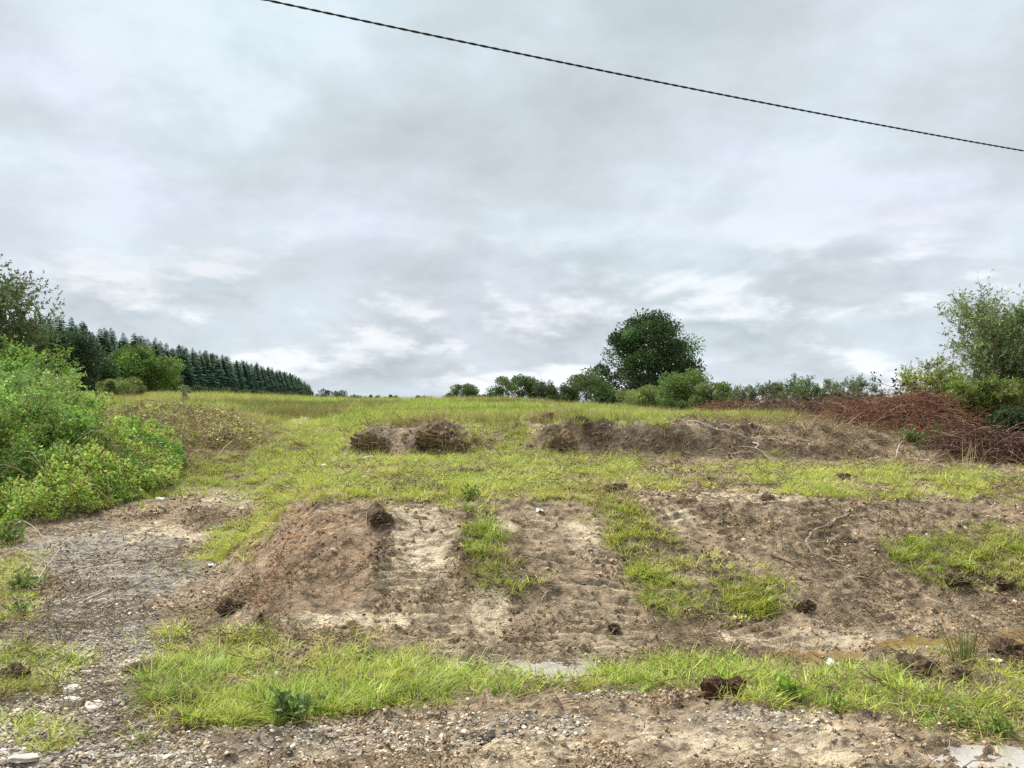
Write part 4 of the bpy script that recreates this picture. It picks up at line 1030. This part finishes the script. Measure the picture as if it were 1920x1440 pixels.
for a in [
    (131, 1314, 30, 30, 'square pale cream brick piece on the gravel', WH, 1, .1, True, 'brick_piece'),
    (134, 1290, 36, 18, 'flat white stone just behind the square brick piece', WH, 2),
    (176, 1322, 40, 18, 'long pale stone beside the square brick piece', WH, 3),
    (214, 1314, 16, 13, 'small cream stone between the long stone and the grass', WH, 4),
    (48, 1418, 50, 13, 'long flat whitish stone half buried in the gravel', (.48, .44, .38), 5),
    (296, 1419, 20, 12, 'small white pebble stone where gravel turns to mud', WH, 6),
    (206, 1278, 20, 9, 'flat buff stone lying in the gravel by the brown clod', BU, 7),
    (606, 872, 13, 7, 'pale stone lying alone on the turf above the red mound', WH, 8),
    (1402, 1291, 26, 16, 'pale stone touching the red-brown peat clod', (.6, .57, .48), 9),
    (1862, 1239, 34, 10, 'flat buff slab beside the big dark clod', (.6, .5, .38), 10),
    (475, 1324, 18, 12, 'white stone in the front of the lush grass', WH, 11),
    (362, 1212, 16, 11, 'buff stone in the yellow grass beside the gravel', BU, 12),
    (8, 1210, 26, 16, 'pale rounded stone beside the weeds at the gravel edge', (.6, .55, .45), 13),
    (1498, 1018, 9, 14, 'orange-buff stone beside the bent branch', (.6, .38, .18), 14),
    (1222, 1345, 16, 13, 'rounded buff stone on the roadside mud', BU, 15),
    (872, 1372, 18, 10, 'white stone by the dark charred patch', WH, 16),
    (386, 1290, 16, 12, 'red-brown stone inside the lush grass', (.3, .16, .09), 17),
    (300, 935, 22, 11, 'white stone at the end of the bramble bank', WH, 18),
    (495, 789, 12, 7, 'grey stone in the grass beyond the overgrown mound', (.5, .48, .44), 19),
    (906, 898, 22, 9, 'pale clay lump on the turf shelf below the grassy ramp', (.5, .44, .32), 20),
    (690, 857, 26, 9, 'pale clay lump on the turf below the torn turf heap', (.5, .44, .32), 21),
    (845, 1110, 12, 8, 'whitish stone in the mud beside the grassy tuft', WH, 22),
    (1666, 1344, 9, 7, 'small white stone below the thin fallen stick', WH, 23),
    (640, 1172, 20, 7, 'flat stone in the pale clay strip', (.5, .42, .3), 24),
    (710, 1013, 12, 7, 'brown flat stone below the tousled clod', (.3, .2, .13), 25),
]: stone(*a)

# charred slates in a shallow dip
tb = at(905, 1388)
t = thing('slate_pile', 'black broken slates lying in a dip of the roadside mud', 'slates', tb)
rr = random.Random(77)
for i in range(26):
    b = MB(); x, y, r = rr.gauss(0, .10), rr.gauss(0, .05), rr.uniform(.010, .03); k = rr.randrange(4, 6); a0 = rr.random() * 6
    ring = [(math.cos(a0 + 6.283 * j / k) * r * rr.uniform(.7, 1.2), math.sin(a0 + 6.283 * j / k) * r * .7 * rr.uniform(.7, 1.2)) for j in range(k)]
    V = [(u, v, 0) for u, v in ring] + [(u * .92, v * .92, .006) for u, v in ring] + [(0, 0, .0065)]
    b.add(V, [(k + j, k + (j + 1) % k, 2 * k) for j in range(k)], [(j, (j + 1) % k, k + (j + 1) % k, k + j) for j in range(k)], np.array((.045, .04, .036)) * rr.uniform(.5, 1.8))
    o = obj('slate', b.mesh('slate'), M_stone, t); o.location = (x, y, float(gz(tb.x + x, tb.y + y)) - tb.z + rr.uniform(.0, .012)); o.rotation_euler = (rr.gauss(0, .3), rr.gauss(0, .3), rr.random() * 6)

def stick(pts, r_px, label, col=(.42, .36, .28), lift=.0, side=None, name='fallen_stick', taper=.4, seed=0):
    P = [at(*p) for p in pts]; p0 = P[0].copy(); Q = []
    rr = random.Random(seed + int(pts[0][0]))
    for i in range(len(P) - 1):
        for k in range(3): Q.append(P[i].lerp(P[i + 1], k / 3))
    Q.append(P[-1]); r = max(.003, size_at(r_px, p0.y) * .38); n = len(Q)
    for i, q in enumerate(Q): q.z = float(gz(q.x, q.y)) + r * .8 + lift * math.sin(math.pi * i / (n - 1)) + rr.uniform(0, .006)
    t = thing(name, label, 'stick', p0)
    b = MB(); b.tube([q - p0 for q in Q], np.linspace(r, r * taper, n), 6, col); obj('stem', b.mesh('stem'), M_deadwood, t)
    for s in (side or []):
        c = MB(); i = int(s[0] * (n - 1)); q = Q[i] - p0; e = Vector(s[1])
        c.tube([q, q + e * .5 + Vector((0, 0, .02)), q + e], [r * .55, r * .4, r * .2], 5, col); obj('twig', c.mesh('twig'), M_deadwood, t)
PA, BR = (.5, .44, .36), (.17, .12, .08)
stick([(1590, 966), (1556, 990), (1522, 1006), (1511, 1022), (1522, 1045), (1560, 1064), (1618, 1086)], 5, 'long bent bare branch lying down the bank', (.40, .34, .27), .03, [(.25, (.12, .0, .05)), (.6, (.1, -.1, .04))], 'fallen_branch', .6)
stick([(1445, 1043), (1470, 1052), (1496, 1064)], 4.5, 'short dark stick beside the bent branch', BR)
stick([(160, 1128), (200, 1110), (246, 1096)], 5, 'straight pale stick on the track', PA, .01)
stick([(608, 1020), (588, 1040), (560, 1064), (520, 1092)], 3.5, 'thin curved twig on the face of the red mound', BR, .03, [(.5, (-.1, .02, .08))])
stick([(540, 1010), (520, 1060), (498, 1110), (480, 1140)], 2.5, 'thin reddish twig trailing down the edge of the red mound', (.25, .12, .07), .03, [(.4, (-.12, 0, .1)), (.6, (.1, 0, .08))])
stick([(688, 962), (686, 985), (692, 1005), (694, 1040)], 2.5, 'fine root hanging beside the tousled clod', (.35, .27, .18), .01)
stick([(1640, 1322), (1700, 1327), (1760, 1336), (1800, 1336)], 4, 'thin pale stick lying in the weeds above the wet roadside', (.5, .42, .28), .02)
stick([(1668, 1040), (1640, 1090), (1620, 1100)], 2.5, 'fine dead stem lying on the bank below the grassy patch', BR, .02)
stick([(350, 1150), (400, 1140), (450, 1132)], 2.5, 'thin twig caught on the rooty clod of the red mound', PA, .02)
stick([(70, 1090), (110, 1052), (122, 1045)], 2.5, 'pale cane leaning from the weeds at the track side', PA, .12)
stick([(0, 1040), (45, 1050), (90, 1058)], 2.5, 'long pale cane trailing out of the hedge', PA, .10)
stick([(-10, 1065), (60, 1066), (120, 1062)], 2.5, 'straight dry cane lying along the hedge foot', PA, .05)
stick([(120, 1075), (200, 1062), (255, 1055)], 2.5, 'dark thin twig across the muddy track', BR, .03, [(.4, (.1, .1, .1))])
stick([(180, 1080), (225, 1058), (238, 1048)], 2.5, 'second thin twig crossing the first on the track', BR, .04)
stick([(140, 1000), (170, 992), (195, 985)], 2.5, 'dead twig at the foot of the bramble bank', PA, .04)
stick([(20, 990), (45, 1000), (85, 1018)], 2.5, 'grey dead twig below the brambles', PA, .15)
stick([(1412, 832), (1423, 843), (1416, 852), (1430, 856), (1445, 864)], 4, 'white forked branch at the foot of the upper cut', (.62, .57, .48), .10, [(.5, (-.35, .0, .02)), (.35, (.05, 0, .28))], 'fallen_branch', .5)
stick([(1372, 852), (1400, 852), (1412, 850)], 2.5, 'thin pale stick beside the white forked branch', PA, .03)
stick([(1290, 792), (1330, 806), (1375, 818), (1415, 824)], 3.5, 'long dry stalk lying on the brow of the upper cut', PA, .06)
stick([(1350, 797), (1385, 812), (1405, 818)], 3, 'dry stalk on the brow crossing the longer one', PA, .05)
stick([(1440, 826), (1460, 832), (1472, 840)], 3, 'short dry stalk above the dark hollow of the cut', PA, .04)
stick([(1700, 862), (1730, 868), (1760, 876), (1795, 880)], 4, 'long grey branch along the foot of the bank by the willow', (.4, .34, .26), .05, [(.5, (.2, 0, .15))], 'fallen_branch', .5)
stick([(1680, 860), (1686, 848), (1692, 838)], 4, 'leaning pale stick at the end of the upper cut', PA, .12)
stick([(1778, 826), (1805, 826), (1828, 815), (1842, 802)], 4.5, 'curved grey branch arching out of the shade under the willow', (.4, .34, .25), .06, None, 'fallen_branch', .7)
stick([(1828, 832), (1832, 846), (1834, 850)], 4, 'pale peg-like stick above the dark brush heap', (.55, .5, .42), .10)
stick([(1246, 790), (1254, 782), (1252, 774)], 5, 'pale forked stump on the lip of the upper cut', (.5, .46, .4), .08, [(.6, (-.14, 0, .16)), (.3, (.12, 0, .2))], 'root_stump', .6)
stick([(1625, 764), (1660, 768), (1690, 762)], 3.5, 'bare grey branch on top of the brushwood', (.35, .29, .22), .25)
stick([(405, 861), (430, 845), (442, 832)], 3, 'dry stalk leaning on the root plate of the mound', (.5, .4, .25), .15)
stick([(613, 772), (640, 782), (665, 795)], 2.5, 'thin dark stick leaning in the field grass', BR, .2)
stick([(780, 1132), (790, 1125), (802, 1118)], 3, 'short root poking out of the churned mud', BR, .04)
stick([(1015, 1130), (1028, 1118), (1036, 1110)], 2.5, 'bent root in the mud between track marks', PA, .04)

def scrap(px, py, w, label, col, seed, name='plastic_or_speck'):
    p = at(px, py); s = size_at(w, p.y); rr = random.Random(seed); b = MB(); n = 5
    V = [((i / (n - 1) - .5) * s + rr.gauss(0, s * .05), (j / (n - 1) - .5) * s * .8 + rr.gauss(0, s * .05), .01 + abs(rr.gauss(0, s * .16)) + s * .18 * (1 - abs(i - 2) / 2)) for j in range(n) for i in range(n)]
    b.add(V, None, [(j * n + i, j * n + i + 1, (j + 1) * n + i + 1, (j + 1) * n + i) for j in range(n - 1) for i in range(n - 1)], col)
    me = b.mesh(name); o = obj(name, me, M_scrap, None, p); md = o.modifiers.new('thick', 'SOLIDIFY'); md.thickness = .002
    tag(o, label, 'litter')
scrap(397, 1063, 12, 'pale blue scrap of plastic below the grassy flank of the mound', (.62, .70, .80), 1)
scrap(1014, 963, 14, 'crumpled white scrap at the top of the track marks', (.75, .77, .82), 2)
scrap(1560, 1250, 22, 'white sheet for a bright speck in the mud by the small upright clod', (.78, .78, .78), 3)  # white sheet drawn in place of a bright speck of water and stone
def twine():
    P = [at(*q) for q in ((385, 990), (395, 984), (402, 988), (412, 984), (408, 992))]; b = MB(); p0 = P[0].copy()
    b.tube([p - p0 + Vector((0, 0, .015)) for p in P], .004, 5, (.12, .5, .42))
    tag(obj('plastic_twine', b.mesh('plastic_twine'), M_scrap, None, p0), 'loop of turquoise plastic twine on the muddy track', 'twine')
twine()

# single plants
def leafy(px, py, hpx, label, col, seed, n=24, wide=.35, leaf=.5, name='leafy_weed'):
    global RNG
    keep = RNG; RNG = np.random.default_rng(seed); p = at(px, py); H = size_at(hpx, p.y); t = thing(name, label, 'plant', p); lf, st = MB(), MB()
    for i in range(n):
        a = RNG.uniform(0, 6.283); el = RNG.uniform(.35, 1.35); L = H * RNG.uniform(.5, 1.05); d = np.array([math.cos(a) * math.cos(el), math.sin(a) * math.cos(el), math.sin(el)])
        e = d * L; st.tube([(0, 0, 0), e * .5 + np.array([0, 0, .1 * L]), e], [.003, .002, .001], 3, np.array(col) * .8)
        m = 5; f = RNG.uniform(.3, 1, (m, 1)); P = e * f; lf.leaves(P, d * .5 + rdir(m) * .7, H * leaf * RNG.uniform(.5, 1, m), vary(col, m, .22, .08), wide)
    RNG = keep
    obj('stem', st.mesh('stem'), M_bark, t); obj('foliage', lf.mesh('foliage'), M_leaf, t)
leafy(543, 1352, 66, 'small bushy bramble seedling at the front of the lush grass', (.12, .19, .05), 1, 34, .6, .28, 'bramble_seedling')
leafy(1472, 1308, 44, 'broad-leaved bright green dock in the roadside grass', (.22, .34, .05), 2, 14, .35, .6, 'dock_plant')
leafy(1575, 1336, 34, 'light green weed below the bright white speck', (.22, .32, .06), 3, 14, .35, .5)
leafy(1870, 1372, 44, 'yellow-green leafy weed above the wet roadside puddle', (.26, .34, .08), 4, 22, .35, .45)
leafy(1800, 1360, 34, 'green weed beside the yellow-green leafy weed', (.22, .30, .07), 5, 18, .35, .45)
leafy(1740, 1352, 24, 'low round-leaved weed below the thin pale stick', (.12, .22, .06), 6, 16, .6, .4)
leafy(272, 1392, 18, 'small bright weed alone in the gravel', (.30, .38, .07), 7, 14, .5, .5)
leafy(130, 1242, 14, 'tiny weed in the middle of the gravel track', (.28, .34, .08), 8, 12, .5, .5)
leafy(162, 1375, 12, 'tiny green weed in the gravel near the long flat stone', (.25, .33, .07), 9, 12, .5, .5)
leafy(880, 935, 26, 'clump of green weeds at the top of the grassy tuft', (.20, .28, .06), 10, 20, .4, .5)
leafy(40, 1150, 24, 'leafy green weed at the hedge side of the track', (.16, .24, .06), 11, 20, .5, .45)
leafy(45, 1105, 40, 'bushy weed below the trailing canes', (.18, .25, .07), 12, 26, .5, .35)
leafy(15, 1020, 50, 'bright green nettle-like weed under the hedge', (.20, .28, .08), 13, 26, .5, .35)
leafy(1265, 868, 18, 'pale straw weed on the turf below the upper cut', (.42, .36, .18), 14, 14, .25, .6)
leafy(1710, 832, 34, 'low green regrowth on the brow below the red-brown heap', (.16, .20, .06), 15, 30, .4, .4)
leafy(1765, 830, 30, 'green regrowth next to the curved grey branch', (.14, .19, .05), 16, 30, .4, .4)
p = at(1808, 1250); t = thing('rush_clump', 'clump of upright green rushes beside the shallow puddle', 'rushes', p)
b = MB(); c2 = MB()
for i in range(46):
    a = random.uniform(0, 6.28); H = size_at(random.uniform(40, 84), p.y); l = abs(random.gauss(0, .22)); r0 = random.uniform(0, .07)
    b.tube([(math.cos(a) * r0, math.sin(a) * r0, -.01), (math.cos(a) * (r0 + l * H * .4), math.sin(a) * (r0 + l * H * .4), H * .55), (math.cos(a) * (r0 + l * H), math.sin(a) * (r0 + l * H), H)], [.003, .0025, .0008], 3, random.choice([(.16, .21, .05), (.20, .24, .06), (.12, .17, .045), (.32, .28, .12)]))
obj('stalk', b.mesh('stalk'), M_bark, t)

# ------------------------------------------------------------------ the overhead cable: two twisted strands
def cable():
    A = at_depth(500, 0, 7.6); B = at_depth(1920, 283, 11.7); A, B = Vector(A), Vector(B); d = B - A
    s0, s1 = -2.2, 2.6; L = d.length; mid = at_depth(1210, 155.5, 9.2)
    def pos(s): q = A + d * s; q.z += SAG * ((s - .5) ** 2 - .25); return q
    # sag chosen so that the middle of the span dips as in the photo
    SAG = 0.0
    m = A + d * .5; dm = at_depth(*[float(v) for v in project(m.x, m.y, m.z)], m.y)
    px_mid = float(project(m.x, m.y, m.z)[0]); want = np.interp(px_mid, [500, 700, 960, 1210, 1440, 1700, 1920], [0, 47, 101, 150, 194, 243, 283])
    SAG = (m.z - at_depth(px_mid, want, m.y).z) / .25
    t = thing('overhead_cable', 'black twisted overhead cable crossing the cloudy sky', 'cable', pos(s0))
    p0 = pos(s0); n = 2600; u = Vector((-d.y, d.x, 0)).normalized(); w = Vector((0, 0, 1))
    for k in (0, 1):
        P = []
        for i in range(n):
            s = s0 + (s1 - s0) * i / (n - 1); th = 2 * math.pi * s * L / .27 + k * math.pi
            P.append(pos(s) - p0 + u * math.cos(th) * .0056 + w * math.sin(th) * .0056)
        b = MB(); b.tube(P, .0078, 5, (.012, .012, .013)); obj('strand', b.mesh('strand', True), M_cable, t)
cable()
